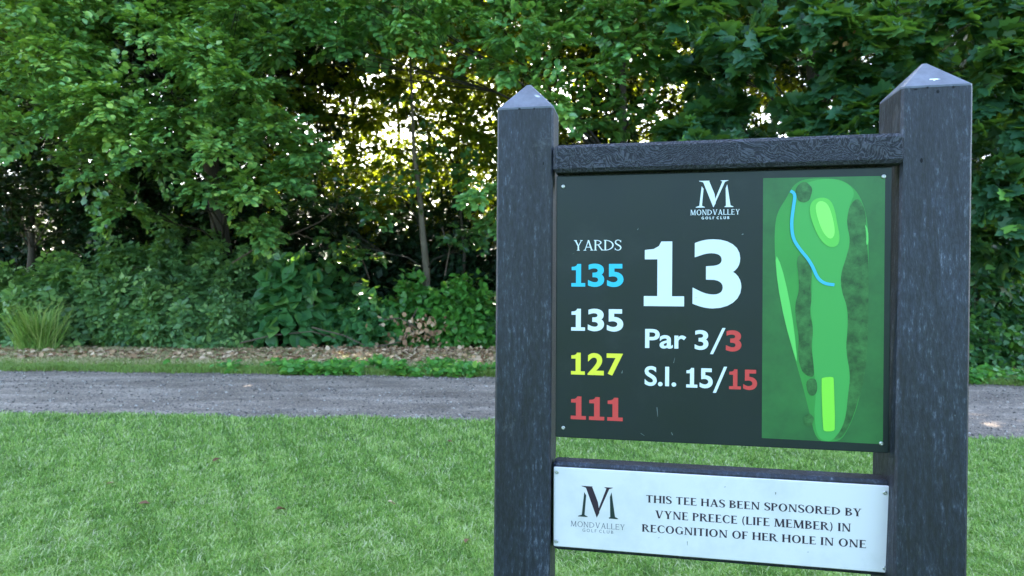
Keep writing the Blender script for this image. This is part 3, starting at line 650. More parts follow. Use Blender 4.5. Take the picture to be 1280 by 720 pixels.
# hornbeam on the left: crown hangs over the verge
c = uvc([(300, 110, 9.9, .6), (345, 165, 9.8, .5), (255, 75, 9.8, .6), (280, 185, 9.9, .5), (310, 240, 10.2, .5), (330, 290, 10.8, .4), (265, 235, 10.3, .45), (150, 130, 10, .7), (60, 70, 10, .8),
         (200, 200, 10.3, .6), (120, 215, 10.5, .6), (30, 170, 10.3, .7), (190, 40, 10, .7), (90, 5, 10, .8), (10, 10, 10, .8), (295, 20, 10.2, .6), (230, 150, 10.2, .6), (80, 140, 10.2, .6), (160, 260, 11, .5), (385, 190, 10.4, .4), (355, 225, 10.4, .42),
         (340, 60, 10.2, .55), (160, 165, 10.2, .6)])
def A_keep(p):
    u, v = px(p)
    for a, b_, ra, rb in ((205, 108, 55, 26), (235, 158, 34, 26), (385, 35, 60, 32), (150, 235, 190, 30), (60, 225, 60, 40), (110, 60, 28, 22), (40, 120, 30, 18)):
        if ((u - a) / ra) ** 2 + ((v - b_) / rb) ** 2 < 1: return False
    return v < 245 and not (u > 330 and v > 60)
c += box_clumps(52, (-11, -3.3), (10.6, 13), (2.7, 7.0), (.6, .95), A_keep)
can = box_clumps(60, (-14, -3), (9.6, 14.5), (6.4, 14.5), (.9, 1.4))
b = np.array([-6.2, 13.6, 0]); tree('hornbeam_tree', 'large hornbeam at far left whose bright leafy boughs hang above the brambles', 'tree', b, [b, b + (.1, 0, 2), b + (-.1, -.2, 4), b + (.2, -.3, 7), b + (.1, 0, 10.5)], .22, c, 'hornbeam', 'oval', .112, per=20, n=34, individual=280, canopy=can, flat=.28)
# hazel boughs in the upper middle
c = uvc([(470, 20, 9.8, .5), (520, 45, 9.8, .5), (570, 20, 9.7, .5), (640, 40, 9.4, .5), (700, 55, 9.3, .5), (740, 90, 9.5, .45), (790, 60, 9.4, .5), (690, 130, 9.6, .4), (640, 85, 9.7, .4), (430, 60, 10, .4), (845, 30, 9.6, .5), (600, 235, 10.6, .4), (600, 60, 9.9, .45),
         (760, 20, 9.5, .5), (520, -10, 9.6, .6), (820, 90, 9.8, .4), (390, 20, 10, .5), (740, 150, 10.2, .45), (790, 140, 10.4, .45), (615, 280, 10.9, .35), (450, -15, 9.8, .6)])
def B_keep(p):
    u, v = px(p); return v < 20 and 350 < u < 900
c += box_clumps(18, (-3.6, 3.5), (10.2, 12.5), (5.3, 7.0), (.6, .9), B_keep)
can = box_clumps(48, (-4, 4), (9.6, 14), (6.8, 14.5), (.9, 1.4)) + box_clumps(34, (-2.2, 2.6), (10, 13.5), (7.6, 13.5), (1.0, 1.4))  # last batch of clumps added above to keep direct sun off the sign
b = np.array([2.1, 13.2, 0]); tree('hazel_tree', 'hazel behind the sign with light green round leaves hanging top centre', 'tree', b, [b, b + (0, 0, 1.5), b + (.1, -.4, 3.5), b + (0, -.8, 6.5), b + (0, -.4, 10)], .13, c, 'hazel', 'oval', .115, per=16, n=28, individual=280, tint0=.5, canopy=can)
# slender sapling with a pale trunk
b = at(532, 342, 13.2); b[2] = 0
c = uvc([(500, 240, 12.8, .5), (470, 270, 12.6, .45), (520, 215, 13, .4), (590, 290, 12.6, .4), (440, 250, 12.8, .5), (540, 180, 13.5, .4), (420, 300, 12.5, .4), (465, 320, 12.5, .35), (380, 260, 12.8, .5), (505, 130, 13.4, .35), (575, 300, 12.4, .35), (585, 210, 12.9, .35)])
tree('sapling', 'slender sapling with a pale bare trunk in the dark gap left of the sign', 'tree', b, [b, at(533, 338, 13.2), at(528, 290, 13.2), at(524, 240, 13.2), at(517, 190, 13.2), at(515, 140, 13.2), at(512, 60, 13.2)], .085, c, 'hazel', 'oval', .12, per=8, n=18, mat_b=PALE, individual=60, tint0=.15)
# sycamores on the right
c = uvc([(880, 195, 8.7, .5), (960, 190, 8.5, .5), (1040, 185, 8.4, .45), (1080, 140, 8.4, .45), (930, 60, 8.6, .5), (1010, 30, 8.4, .5), (1080, 60, 8.3, .5), (1140, 30, 8.2, .5), (1200, 20, 8.2, .6), (1250, 70, 8, .5), (1265, 160, 8, .45), (1240, 120, 8.2, .45), (1250, 230, 8, .4),
         (880, 90, 9, .4), (1000, 150, 8.9, .35), (1275, 260, 8, .4), (1300, 200, 8, .6), (860, 20, 9, .5), (1050, 100, 8.7, .4), (1290, 20, 8, .6), (1245, 300, 8.6, .4), (905, 140, 9.4, .3), (850, 170, 9.3, .4)])
def D_keep(p):
    u, v = px(p); return not (930 < u < 1010 and 50 < v < 140)
c += box_clumps(30, (3.2, 10), (9.6, 12.5), (2.6, 6.2), (.6, .9), D_keep)
can = box_clumps(64, (2.6, 14), (8.4, 13.5), (6, 14.5), (.9, 1.4))
b = np.array([5.6, 12.4, 0]); tree('sycamore_tree', 'dark leaved sycamore with big lobed leaves above and right of the sign', 'tree', b, [b, b + (0, 0, 2), b + (.1, -.3, 4), b + (-.2, -.5, 7), b + (0, 0, 10)], .2, c, 'sycamore', 'maple', .20, per=13, n=20, individual=290, tint0=.45, flat=.5, canopy=can)
# a sprig of brown dead keys and leaves in the sycamore
root = empty('dead_sprig', tuple(at(1075, 50, 8.15))); tag(root, 'withered brown leaf sprig hanging in the sycamore boughs near top right', 'dead leaves')
n = 70; off = at(1075, 50, 8.15); P = rng.normal(0, 1, (n, 3)) * (.13, .08, .09); Dv = rng.normal(0, 1, (n, 3)) - .8 * UP
link('dry_leaves', leaf_mesh('dry_leaves', 'oval', P, Dv, rng.normal(0, 1, (n, 3)), .08 * (.6 + .7 * rng.random(n)), rng.random(n) * .5), ML['dry'], root)['kind'] = 'stuff'
g = Geo(); g.tube([(0, .1, .25), (.02, .05, .1), (0, 0, -.1)], [.006, .004, .002], 5); g.build('twig', TWIG, root)

# trees further back, some with bare leaning trunks in the bright gap
BT = [(-9.5, 16.5, .16), (-6.8, 17.5, .12), (-5.0, 16.2, .07), (-4.3, 17.2, .09), (-3.2, 18.5, .10), (-1.6, 17.0, .06), (0.3, 18.2, .12), (2.4, 17.0, .14), (5.2, 17.6, .16), (8.4, 16.6, .18), (11.5, 17, .18), (-12.5, 16.5, .18), (-8, 21, .2), (-2, 22, .16), (4, 21.5, .2), (9, 21, .2)]
names_b = ['dark trunk at the far left of the wood behind the hornbeam', 'tree behind the hornbeam crown with a straight dark trunk', 'thin leaning tree at the left edge of the bright gap', 'thin dark tree rising through the middle of the bright gap', 'slim tree at the back of the bright gap', 'thin tree just right of the pale sapling', 'backlit tree with yellow green leaves behind the left post', 'tree behind the sign panel glimpsed above the top rail', 'tree behind the sycamore with backlit leaves', 'tree behind the right post of the sign', 'tree beyond the right edge of the sycamore', 'tree beyond the left edge of the hornbeam', 'rearmost tree on the left of the wood', 'rearmost tree behind the bright gap', 'rearmost tree behind the course panel', 'rearmost tree on the right of the wood']
for i, (x, y, r) in enumerate(BT):
    def keep(p):
        u, v = px(p)
        if ((u - 455) / 105) ** 2 + ((v - 140) / 75) ** 2 < 1 and rng.random() < .35: return False
        if ((u - 600) / 70) ** 2 + ((v - 150) / 60) ** 2 < 1 and rng.random() < .3: return False
        if ((u - 790) / 70) ** 2 + ((v - 100) / 60) ** 2 < 1 and rng.random() < .4: return False
        return True
    k = 30
    c = box_clumps(k, (x - 2.2, x + 2.2), (y - 1.2, y + 1.6), (2.6, 8.6), (.6, 1.0), keep); can = box_clumps(20 if y < 20 else 8, (x - 2.4, x + 2.4), (y - 1.5, y + 1.5), (8, 13.5), (1.1, 1.6))
    b = np.array([x, y, 0.0]); ln = rng.normal(0, .25)
    tree('woodland_tree', names_b[i], 'tree', b, [b, b + (ln * .5, 0, 2), b + (ln + .15, 0, 4), b + (ln * .6, 0, 6.5), b + (ln, 0, 10)], r, c, 'back' if -5.2 < x < 3 or x in (5.2, 4) else 'second', 'simple', .16, per=13, n=25, canopy=can, group='trees standing in the wood behind', tint0=.5, flat=.5)  # gap trees take the sun-glow leaf colour, the others the shade-darkened one

for i, (x, y) in enumerate(((-11.2, 14.9), (-8.2, 15.2), (-5.9, 14.9), (2.3, 15.2), (6.6, 15), (10.2, 14.6))):
    c = box_clumps(64 if x < -5 else 40, (x - 1.8, x + 1.8), (y - .7, y + .9), (2.6, 8.4), (.6, .95)); b = np.array([x, y, 0.0])
    if i == 1: c = c + uvc([(180, 85, 14.6, .8), (150, 60, 14.8, .8), (215, 110, 14.6, .7), (240, 190, 14.5, .6), (120, 120, 14.8, .8), (200, 60, 14.6, .8), (165, 105, 14.2, .7), (250, 60, 14.8, .8), (265, 20, 15, .9)])
    if i == 0: c = c + uvc([(10, 225, 14.5, .7), (60, 200, 14.6, .7), (30, 170, 14.6, .8), (-10, 190, 14.4, .8), (90, 230, 14.4, .6), (5, 250, 14.2, .6), (60, 150, 14.6, .8)])
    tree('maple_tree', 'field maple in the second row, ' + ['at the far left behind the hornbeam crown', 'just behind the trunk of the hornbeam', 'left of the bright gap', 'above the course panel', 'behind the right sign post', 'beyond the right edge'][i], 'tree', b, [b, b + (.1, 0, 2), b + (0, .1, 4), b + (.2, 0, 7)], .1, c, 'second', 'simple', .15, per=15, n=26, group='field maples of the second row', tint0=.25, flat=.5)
GF = ((('slight maple standing in the left of the bright gap', 405), [(372, 100, 15, .5), (392, 175, 14.5, .45), (420, 100, 15, .35), (470, 95, 14.5, .45), (440, 215, 14, .45), (395, 220, 14, .45), (465, 150, 15, .3), (490, 200, 14.5, .4), (350, 140, 14, .5), (350, 200, 14, .5), (425, 160, 16, .22), (320, 90, 14.5, .5), (250, 130, 14.5, .6), (380, 130, 14, .3), (445, 120, 14, .3), (400, 85, 14, .4), (455, 190, 14, .3), (405, 150, 14.2, .22)]),
      (('slight maple standing just right of the pale sapling', 575), [(500, 130, 14.5, .4), (545, 110, 14.5, .45), (545, 160, 14.8, .35), (580, 180, 14, .4), (560, 215, 14, .45), (610, 135, 14.5, .4), (600, 95, 14.5, .45), (640, 170, 14.5, .45), (520, 75, 14.5, .5), (640, 110, 15, .4), (610, 210, 14, .4), (530, 200, 15, .35), (600, 120, 13.6, .4), (570, 150, 13.8, .35), (590, 165, 13.6, .3), (555, 95, 13.8, .4), (625, 90, 13.6, .4), (480, 110, 13.8, .35), (515, 150, 14, .25), (560, 125, 14.2, .3), (610, 180, 13.8, .35)]),
      (('slight maple seen above the left half of the top rail', 745), [(700, 110, 14.5, .45), (745, 150, 14.5, .45), (690, 165, 14.5, .45), (800, 110, 14.5, .45), (760, 95, 14.5, .4), (850, 90, 14.5, .5), (820, 160, 14.5, .5), (720, 60, 14.5, .5), (860, 150, 14.5, .5), (790, 45, 14.5, .5), (900, 100, 14.5, .4), (950, 150, 14.3, .5), (970, 110, 14.5, .5), (985, 70, 14.5, .5), (930, 130, 14.6, .5), (840, 120, 14.3, .5), (1000, 140, 14.5, .5)]))
for (lab, u), l in GF:
    b = at(u, 350, 15.2); b[2] = 0
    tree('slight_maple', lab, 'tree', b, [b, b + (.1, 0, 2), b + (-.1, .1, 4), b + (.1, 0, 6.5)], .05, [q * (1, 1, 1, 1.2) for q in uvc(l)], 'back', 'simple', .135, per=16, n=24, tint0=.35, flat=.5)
# the line of trees on the far side of the tee, behind the viewer: it shades the sign's face from the low sky
for i, x in enumerate(np.linspace(-19, 19, 8)):
    y = -18 + 1.5 * sin(i * 2.1); b = np.array([x, y, 0.0])
    can = box_clumps(34, (x - 3, x + 3), (y - 1.8, y + 1.8), (1.0, 5.6), (1.1, 1.6)); c = box_clumps(3, (x - 1, x + 1), (y - 1, y + 1), (3, 5.5), (.8, 1.2))
    tree('hedgerow_tree', 'tree of the hedgerow behind the viewer, ' + ['first', 'second', 'third', 'fourth', 'fifth', 'sixth', 'seventh', 'eighth'][i] + ' from the left end', 'tree', b, [b, b + (.1, 0, 2), b + (0, .1, 4), b + (.2, 0, 6)], .2, c, 'bramble', 'simple', .2, per=8, n=14, canopy=can, group='hedgerow trees behind the viewer', tint0=.5)

# mounds of undergrowth
def mound(name, label, cat, c, rx, ry, h, n, leaf, tmpl, size, group=None, tint0=.45, individual=0, canes=10, shell=.55, spread=.17, lump=.22):
    root = empty(name, (c[0], c[1], 0)); tag(root, label, cat, group)
    th = rng.random(n) * 2 * pi; cz = rng.random(n) ** .8; sz = np.sqrt(1 - cz * cz)
    th = np.where(rng.random(n) < .6, pi + rng.random(n) * pi, th)      # denser on the side towards the path
    d = np.stack([sz * np.cos(th), sz * np.sin(th), cz], 1)
    ph = rng.random(6) * 6
    lum = 1 + lump * (np.sin(3 * th + ph[0]) * np.sin(4 * cz * pi + ph[1]) + .6 * np.sin(7 * th + ph[2]) * np.cos(6 * cz + ph[3]) + .5 * np.sin(13 * th + ph[4] + 5 * cz))
    r = (shell + (1 - shell) * rng.random(n) ** .35) * lum
    P = d * np.array([rx, ry, h]) * r[:, None]; P[:, 2] = np.abs(P[:, 2]) + .03
    N = nrm(d * .7 + UP * .5 + rng.normal(0, .38, (n, 3))); Dv = nrm(rng.normal(0, 1, (n, 3)) + d * .8 - UP * .5)
    S = size * (.6 + .8 * rng.random(n)); tint = np.clip(tint0 + rng.normal(0, spread, n) + .12 * (lum - 1) / lump * .5, 0, 1)
    if individual:
        sc = S / (c[1] + P[:, 1]) * (d[:, 1] < .1) * (r > .8); idx = np.argsort(-sc)[:individual]
        TV, TF = TP[tmpl]; tints = [.15, .35, .55, .8, 1.0]; mes = []
        for t in tints:
            me = mesh_py('leaf', TV, TF); a = me.attributes.new('tint', 'FLOAT', 'POINT'); a.data.foreach_set('value', np.full(len(TV), t, np.float32)); me.materials.append(ML[leaf]); mes.append(me)
        for i in idx:
            dd = Dv[i]; y = nrm(np.cross(N[i], dd)); z = np.cross(dd, y)
            o = bpy.data.objects.new('leaf', mes[int(np.argmin([abs(t - tint[i]) for t in tints]))]); COL.objects.link(o); o.parent = root
            mt = Matrix.Identity(4)
            for q in range(3): mt[q][0] = dd[q] * S[i]; mt[q][1] = y[q] * S[i]; mt[q][2] = z[q] * S[i]; mt[q][3] = P[i][q]
            o.matrix_local = mt
        keep = np.ones(n, bool); keep[idx] = False; P, Dv, N, S, tint = P[keep], Dv[keep], N[keep], S[keep], tint[keep]
    link('foliage', leaf_mesh('foliage', tmpl, P, Dv, N, S, tint), ML[leaf], root)['kind'] = 'stuff'
    g = Geo()
    for _ in range(canes):
        a = rng.uniform(pi, 2 * pi); e = np.array([rx * cos(a), ry * sin(a), 0]) * rng.uniform(.5, 1.15); e[2] = rng.uniform(.15, .8) * h
        s = np.array([rng.uniform(-.4, .4) * rx, rng.uniform(-.2, .4) * ry, 0]); mid = (s + e) / 2; mid[2] = h * rng.uniform(.7, 1.15)
        q = [(1 - t) ** 2 * s + 2 * t * (1 - t) * mid + t * t * e for t in np.linspace(0, 1, 7)]
        g.tube(q, [.009 * (1 - .7 * i / 6) for i in range(7)], 4)
    if canes: g.build('canes', TWIG, root)['kind'] = 'stuff'
    return root

br = 'bramble bushes along the edge of the wood'
mound('bramble_bush', 'bramble bush at the left edge behind the yellowish grass tuft', 'bush', (-9.3, 13.6), 1.7, 1.1, 1.55, 5200, 'bramble', 'trefoil', .18, br, .55)
mound('bramble_bush', 'tall bramble bush between the grass tuft and the broad leaved shrub', 'bush', (-7.2, 13.9), 1.6, 1.2, 2.1, 6500, 'bramble', 'trefoil', .18, br, .42)
mound('bramble_bush', 'dark bramble bush just left of the broad leaved shrub', 'bush', (-5.6, 13.7), 1.3, 1.1, 1.75, 5200, 'bramble', 'trefoil', .14, br, .38)
mound('bramble_bush', 'low bramble bush under the tall one beside the leaf litter', 'bush', (-6.5, 12.9), 1.5, .7, 1.0, 4200, 'bramble', 'trefoil', .17, br, .50)
mound('broad_leaf_shrub', 'shrub with large heart shaped bluish green leaves left of the pale trunk', 'shrub', (-4.35, 12.9), .75, .6, 1.75, 520, 'broad', 'heart', .25, None, .38, 150, 5, .7, .2, .12)
mound('broad_leaf_shrub', 'taller thin shrub of broad leaves behind the heart leaved one', 'shrub', (-3.75, 13.5), .8, .5, 1.9, 420, 'hazel', 'heart', .2, None, .2, 0, 5)
lowb = 'low leafy bushes in front of the dark gap'
mound('low_bush', 'low bush with broad bright leaves in front of the dark gap', 'bush', (-2.85, 12.9), .75, .5, .95, 900, 'broad', 'heart', .15, lowb, .45, 60, 6)
mound('low_bush', 'leafy bush at the foot of the pale sapling', 'bush', (-1.95, 13.0), .7, .5, 1.25, 1500, 'weed', 'oval', .15, lowb, .25, 0, 8)
mound('low_bush', 'bright bush touching the left post of the sign', 'bush', (-.95, 12.9), .75, .55, 1.25, 1900, 'weed', 'oval', .14, lowb, .35, 0, 8)
mound('low_bush', 'low bush hidden mostly behind the left sign post', 'bush', (.3, 13.1), .9, .6, 1.2, 1700, 'bramble', 'trefoil', .14, lowb, .4)
mound('low_bush', 'low bush behind the course panel', 'bush', (2.2, 13.0), 1.3, .8, 1.5, 2600, 'bramble', 'trefoil', .18, lowb, .4)
mound('low_bush', 'bush behind the right half of the course panel', 'bush', (4.6, 12.3), 1.3, .8, 1.6, 2600, 'bramble', 'trefoil', .18, lowb, .4)
mound('ivy_bank', 'ivy clad bank seen right of the right post', 'ivy', (7.4, 10.9), 1.5, .9, 2.6, 6500, 'ivy', 'heart', .105, None, .5, 0, 8)
mound('ivy_bank', 'low ivy and weeds at the foot of the ivy clad bank', 'ivy', (6.9, 10.0), 1.1, .5, .7, 2600, 'ivy', 'heart', .085, None, .7, 0, 5)
# holly and elder understorey closing the view, deep shade put into leaf colour
us = 'evergreen understorey bushes deep in the wood'
UL = ['at the far left', 'behind the tall bramble bush', 'behind the broad leaved shrub', 'left of the pale trunk', 'right behind the pale trunk', 'behind the left sign post', 'behind the course panel', 'behind the right part of the panel', 'behind the right post', 'at the far right', 'beyond the right edge of the picture']
for i, x in enumerate(np.linspace(-13.5, 13, 11)):
    mound('holly_bush', 'tall dark shaded evergreen bush ' + UL[i], 'bush', (x, 19.3 + .5 * (i % 2)), 2.0, 1.6, 4.2 + .5 * (i % 3 == 0), 6500, 'shade', 'simple', .26, us, .15, 0, 0, .35)
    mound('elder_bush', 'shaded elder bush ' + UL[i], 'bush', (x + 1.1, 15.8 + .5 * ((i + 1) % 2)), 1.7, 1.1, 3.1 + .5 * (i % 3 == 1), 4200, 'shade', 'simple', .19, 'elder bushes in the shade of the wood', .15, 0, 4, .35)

# bare dead branch in the gap
root = empty('dead_branch', tuple(at(350, 300, 12.6))); tag(root, 'bare dead branch forking in the dark gap above the heart leaved shrub', 'branch')
off = at(350, 300, 12.6); g = Geo()
for pts, r in ((((290, 330), (330, 305), (370, 292), (400, 278)), .014), (((370, 292), (392, 300), (405, 310)), .008), (((340, 300), (352, 285), (350, 270)), .008), (((400, 278), (420, 262), (425, 240)), .009), (((330, 305), (320, 285), (300, 275)), .008), (((440, 300), (455, 330), (462, 350)), .012), (((556, 345), (562, 310), (552, 285)), .013), (((562, 310), (575, 295)), .008)):
    q = [at(u, v, 12.6 + .1 * k) - off for k, (u, v) in enumerate(pts)]; g.tube(q, [r * (1 - .5 * k / len(q)) for k in range(len(q))], 5)
g.build('branches', TWIG, root)
# dead canes and curled dry leaves at the edge of the litter
root = empty('dead_canes', (-2.4, 12.3, 0)); tag(root, 'fallen brown canes with curled dry leaves beside the leaf litter', 'dead canes'); g = Geo(); off = np.array([-2.4, 12.3, 0])
for pts in (((480, 400), (500, 398), (525, 412), (545, 425)), ((300, 430), (340, 420), (390, 415), (420, 424)), ((505, 432), (512, 405), (522, 385)), ((390, 410), (430, 420), (455, 432)), ((470, 434), (500, 428), (515, 405))):
    g.tube([at(u, v, 12.25) - off for u, v in pts], [.013, .011, .008, .005][:len(pts)], 5)
g.build('cane', TWIG, root)
n = 130; P = np.array([at(rng.normal(520, 22), rng.uniform(395, 432), 12.2 + rng.normal(0, .1)) for _ in range(n)]) - off
link('dry_leaves', leaf_mesh('dry_leaves', 'oval', P, rng.normal(0, 1, (n, 3)) - .6 * UP, rng.normal(0, 1, (n, 3)), .11 * (.5 + .8 * rng.random(n)), rng.random(n)), ML['dry'], root)['kind'] = 'stuff'

# ------------------------------------------------------------------ blades
def blades(name, X, Y, Z0, h, w, lean, tint, mat, parent=None, curve=.5):
    n = len(X); a = rng.random(n) * 2 * pi; l = lean * (.3 + rng.random(n)); dx, dy = np.cos(a) * l * h, np.sin(a) * l * h
    b = rng.normal(0, .6, n); wx, wy = np.cos(b) * w / 2, np.sin(b) * w / 2
    V = np.zeros((n, 5, 3)); B = np.stack([X, Y, Z0], 1); Wv = np.stack([wx, wy, np.zeros(n)], 1)
    mid = B + np.stack([dx * .35, dy * .35, h * .6], 1); tip = B + np.stack([dx, dy, h * (1 - .35 * l)], 1)
    V[:, 0] = B - Wv; V[:, 1] = B + Wv; V[:, 2] = mid + Wv * .8; V[:, 3] = mid - Wv * .8; V[:, 4] = tip
    loops = (np.arange(n)[:, None] * 5 + np.array([0, 1, 2, 3, 3, 2, 4])[None]).ravel()
    return link(name, mesh_np(name, V.reshape(-1, 3), loops, np.tile([4, 3], n), np.repeat(tint, 5)), mat, parent)
def patch(x, y, s=1.0, ph=0):
    return (np.sin(x * 1.7 * s + ph) * np.sin(y * 2.3 * s + 1 + ph) + .6 * np.sin(x * 4.1 * s + 2 * y * s + ph) + .5 * np.sin(7 * y * s - 3.3 * x * s + 2 * ph) + .35 * np.sin(13 * x * s + 9 * y * s)) / 2.4
n = 450000
y = 1 / rng.uniform(1 / 7.4, 1 / 2.3, n) ** 1.0; x = (rng.random(n) * 2 - 1) * (.86 * y + .5)
ok = y < near(x) + rng.normal(0, .03, n); x, y = x[ok], y[ok]
t = np.clip(.50 + .26 * patch(x, y, 6.0, 5) + .13 * patch(x, y, 1.3) + .1 * patch(x, y, 3.1, 2) + rng.normal(0, .21, len(x)), 0, .9); t = np.where(rng.random(len(x)) < .06 + .08 * (patch(x, y, 2.1, 7) > .3), .93 + .07 * rng.random(len(x)), t)
h = (.030 + .012 * patch(x, y, 2.2, 1) + .014 * patch(x, y, 7.5, 3) + .022 * rng.random(len(x)) ** 2) * (1 + .02 * y); 
k = 9000; y2 = 1 / rng.uniform(1 / 7, 1 / 2.3, k); x2 = (rng.random(k) * 2 - 1) * (.86 * y2 + .5); ok = (y2 < near(x2)) & (patch(x2, y2, 2.7, 9) > -.1); x2, y2 = x2[ok], y2[ok]; k = len(x2)
tag(blades('long_grass', x2, y2, np.full(k, .006), 0.04 + .04 * rng.random(k), .003, 1.7, np.clip(.93 + rng.normal(0, .06, k), 0, 1), ML['grass']), 'scattered longer pale blades lying in the lawn', 'grass', kind='stuff')
tag(blades('lawn_grass', x, y, np.full(len(x), .004), np.clip(h, .012, .06), np.where(y < 4, .0030, .0034) + .0004 * y, 1.0, t, ML['grass']), 'short mown green grass of the lawn in front of the path', 'grass', kind='stuff')
# verge grass beyond the path
n = 90000; x = rng.uniform(-13, 12, n); dd = np.abs(rng.normal(0, .6, n)); y = far(x) + dd + rng.normal(0, .04, n); dens = np.clip(1.1 - dd * .8 + .5 * patch(x, y, 1.5, 3), .03, 1)
ok = rng.random(n) < dens; x, y, dd = x[ok], y[ok], dd[ok]
tag(blades('verge_grass', x, y, np.zeros(len(x)), .05 + .05 * rng.random(len(x)) + .03 * patch(x, y, 2), .008, .9, np.clip(.25 + .35 * dd + rng.normal(0, .2, len(x)), 0, 1), ML['verge']), 'strip of rough yellowish grass along the far edge of the path', 'grass', kind='stuff')
n = 90000; x = rng.uniform(-13, 12, n); y = far(x) + .6 + 2.4 * rng.random(n) ** 1.2; ok = patch(x, y, 1.7, 6) > -.35; x, y = x[ok], y[ok]
tag(blades('dead_grass', x, y, np.zeros(len(x)), .04 + .07 * rng.random(len(x)), .009, 1.6, np.clip(.95 + rng.normal(0, .22, len(x)), 0, 1), ML['verge']), 'pale dead grass matted between the leaf litter and the verge', 'dead grass', kind='stuff')
# leafy weeds spreading to the path edge
def weeds(name, label, x0, x1, n, dmax=.85):
    x = rng.normal((x0 + x1) / 2, (x1 - x0) / 3.0, n); d = rng.random(n) ** 1.2 * dmax * (1 + .3 * np.sin(x * 5)); y = far(x) + d - .05
    k = patch(x, y, 1.9, 4) > -.02; x, y = x[k], y[k]; m = len(x)
    P = np.stack([x, y, .02 + .10 * rng.random(m) * (1 + .8 * patch(x, y, 4))], 1)
    o = link(name, leaf_mesh(name, 'oval', P, np.concatenate([rng.normal(0, 1, (m, 2)), rng.normal(-.1, .3, (m, 1))], 1), UP + np.array([0, -.5, 0]) + rng.normal(0, .35, (m, 3)), .085 * (.6 + .8 * rng.random(m)), np.clip(rng.normal(.5, .22, m), 0, 1)), ML['weed'])
    return tag(o, label, 'weeds', kind='stuff')
weeds('weed_patch', 'bright green broad leaved weeds at the far path edge left of the sign', -3.3, -.4, 6500)
weeds('weed_patch', 'low green weeds at the far path edge right of the sign', 4.6, 8.5, 5000, 1.2)
# leaf litter
n = 9000; x = rng.uniform(-13, 12, n); y = far(x) + 1.2 + np.abs(rng.normal(.6, .8, n)); m = n
x2 = rng.normal(-1.6, 1.5, 2600); y2 = 11.9 + rng.normal(0, .4, 2600); x = np.append(x, x2); y = np.append(y, y2); ok = y > far(x) + .6; x, y = x[ok], y[ok]; m = len(x)
tag(link('leaf_litter', leaf_mesh('leaf_litter', 'oval', np.stack([x, y, .012 + .05 * rng.random(m)], 1), np.concatenate([rng.normal(0, 1, (m, 2)), rng.normal(0, .25, (m, 1))], 1), UP + rng.normal(0, .5, (m, 3)), .085 * (.5 + .9 * rng.random(m)), rng.random(m)), ML['dry']), 'brown fallen leaves lying between the verge grass and the bushes', 'leaf litter', kind='stuff')
# tuft of tall grass at the left
root = empty('grass_tuft', tuple(at(45, 440, 12.0) * (1, 1, 0))); tag(root, 'tuft of long yellow green grass arching at the far left beside the verge', 'grass tuft')
n = 560; a = rng.random(n) * 2 * pi; r = .30 * rng.random(n); X = r * np.cos(a) + .1 * np.sin(5 * a); Y = r * np.sin(a) * .6
blades('blades', X, Y, np.zeros(n), .35 + .95 * rng.random(n) ** 1.3, .015, .95, np.clip(rng.normal(.55, .2, n), 0, 1), ML['tuft'], root)['kind'] = 'stuff'

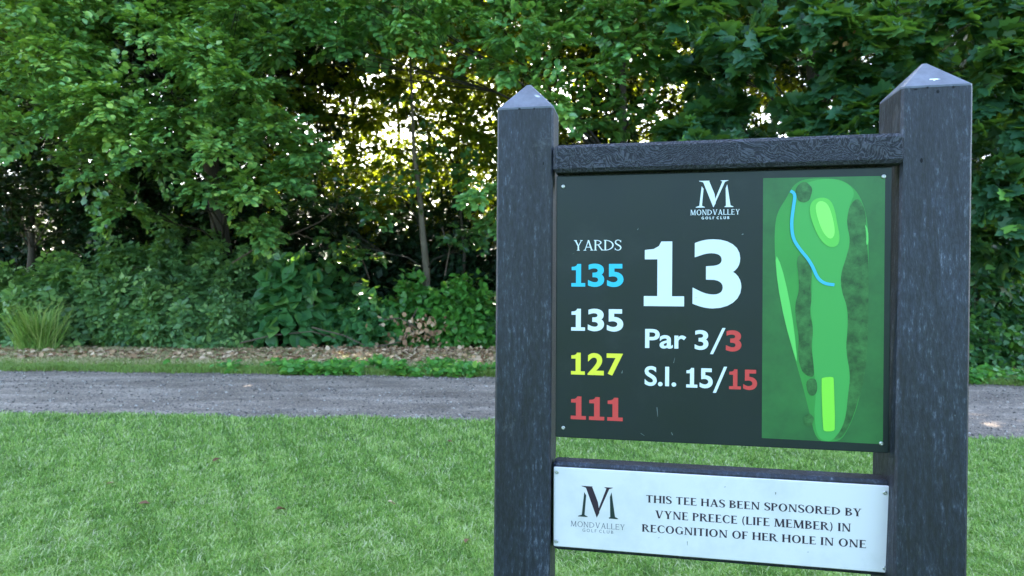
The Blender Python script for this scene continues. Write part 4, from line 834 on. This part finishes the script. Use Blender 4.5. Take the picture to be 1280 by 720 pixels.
# loose stones of the path
PEB = leafm = plain('path_stone', (.2, .19, .2), .8)[0]
nn = PEB.node_tree; aa = nn.nodes.new('ShaderNodeAttribute'); aa.attribute_name = 'tint'
nn.links.new(ramp(nn, aa.outputs['Fac'], [(0, (.09, .078, .068)), (.5, (.22, .185, .16)), (1, (.62, .56, .5))]), nn.nodes['Principled BSDF'].inputs['Base Color'])
n = 42000; x = rng.uniform(-12, 11, n); f = rng.random(n); f = np.where(rng.random(n) < .3, rng.choice([.03, .97], n) + rng.normal(0, .03, n), f); y = near(x) * (1 - f) + far(x) * f
ok = (rng.random(n) < np.clip(.6 + .7 * patch(x * .5, y * 2), .1, 1)); x, y = x[ok], y[ok]; n = len(x)
s = .004 + .013 * rng.random(n) ** 4; OV = np.array([(1, 0, 0), (0, 1, 0), (-1, 0, 0), (0, -1, 0), (0, 0, .7), (0, 0, -.5)])
V = OV[None] * s[:, None, None] * (.7 + .6 * rng.random((n, 6, 1))); an = rng.random(n) * 6.28; ca, sa = np.cos(an)[:, None], np.sin(an)[:, None]
V = np.stack([V[..., 0] * ca - V[..., 1] * sa, V[..., 0] * sa + V[..., 1] * ca, V[..., 2]], -1) + np.stack([x, y, s * .2 - .002], 1)[:, None]
fl = np.array([0, 1, 4, 1, 2, 4, 2, 3, 4, 3, 0, 4, 1, 0, 5, 2, 1, 5, 3, 2, 5, 0, 3, 5])
tag(link('path_stones', mesh_np('path_stones', V.reshape(-1, 3), (np.arange(n)[:, None] * 6 + fl).ravel(), np.full(n * 8, 3), np.repeat(rng.random(n) ** 1.5, 6)), PEB), 'loose grey stones strewn over the path', 'gravel', kind='stuff')

# single fallen leaves on the lawn, daisies
def fallen(u, v, s, tint, label, tmpl='oval'):
    Y = EYE * FPX / (v - 350.3); p = at(u, v, Y); TV, TF = TP[tmpl]; V = TV * s; V[:, 2] *= 2.2
    me = mesh_py('fallen_leaf', V, TF); a = me.attributes.new('tint', 'FLOAT', 'POINT'); a.data.foreach_set('value', np.full(len(V), tint, np.float32))
    o = link('fallen_leaf', me, ML['dry']); o.location = (p[0], Y, .04); o.rotation_euler = (rng.normal(0, .35), rng.normal(0, .35), rng.uniform(0, 6)); tag(o, label, 'leaf', 'fallen leaves on the lawn')
fallen(494, 641, .055, .95, 'pale dry leaf on the lawn left of the sign, the lightest one')
fallen(560, 558, .07, .05, 'red brown leaf on the lawn close to the left post')
fallen(586, 685, .045, .1, 'small brown leaf low on the lawn beside the left post')
fallen(356, 647, .06, .0, 'dark curled leaf on the lawn near the bottom middle left')
fallen(266, 586, .07, .0, 'dark brown leaf on the lawn below the path, left of middle')
fallen(172, 641, .06, .05, 'dark leaf on the lawn toward the lower left corner')
fallen(141, 613, .045, .7, 'small tan leaf on the lawn left of the dark ones')
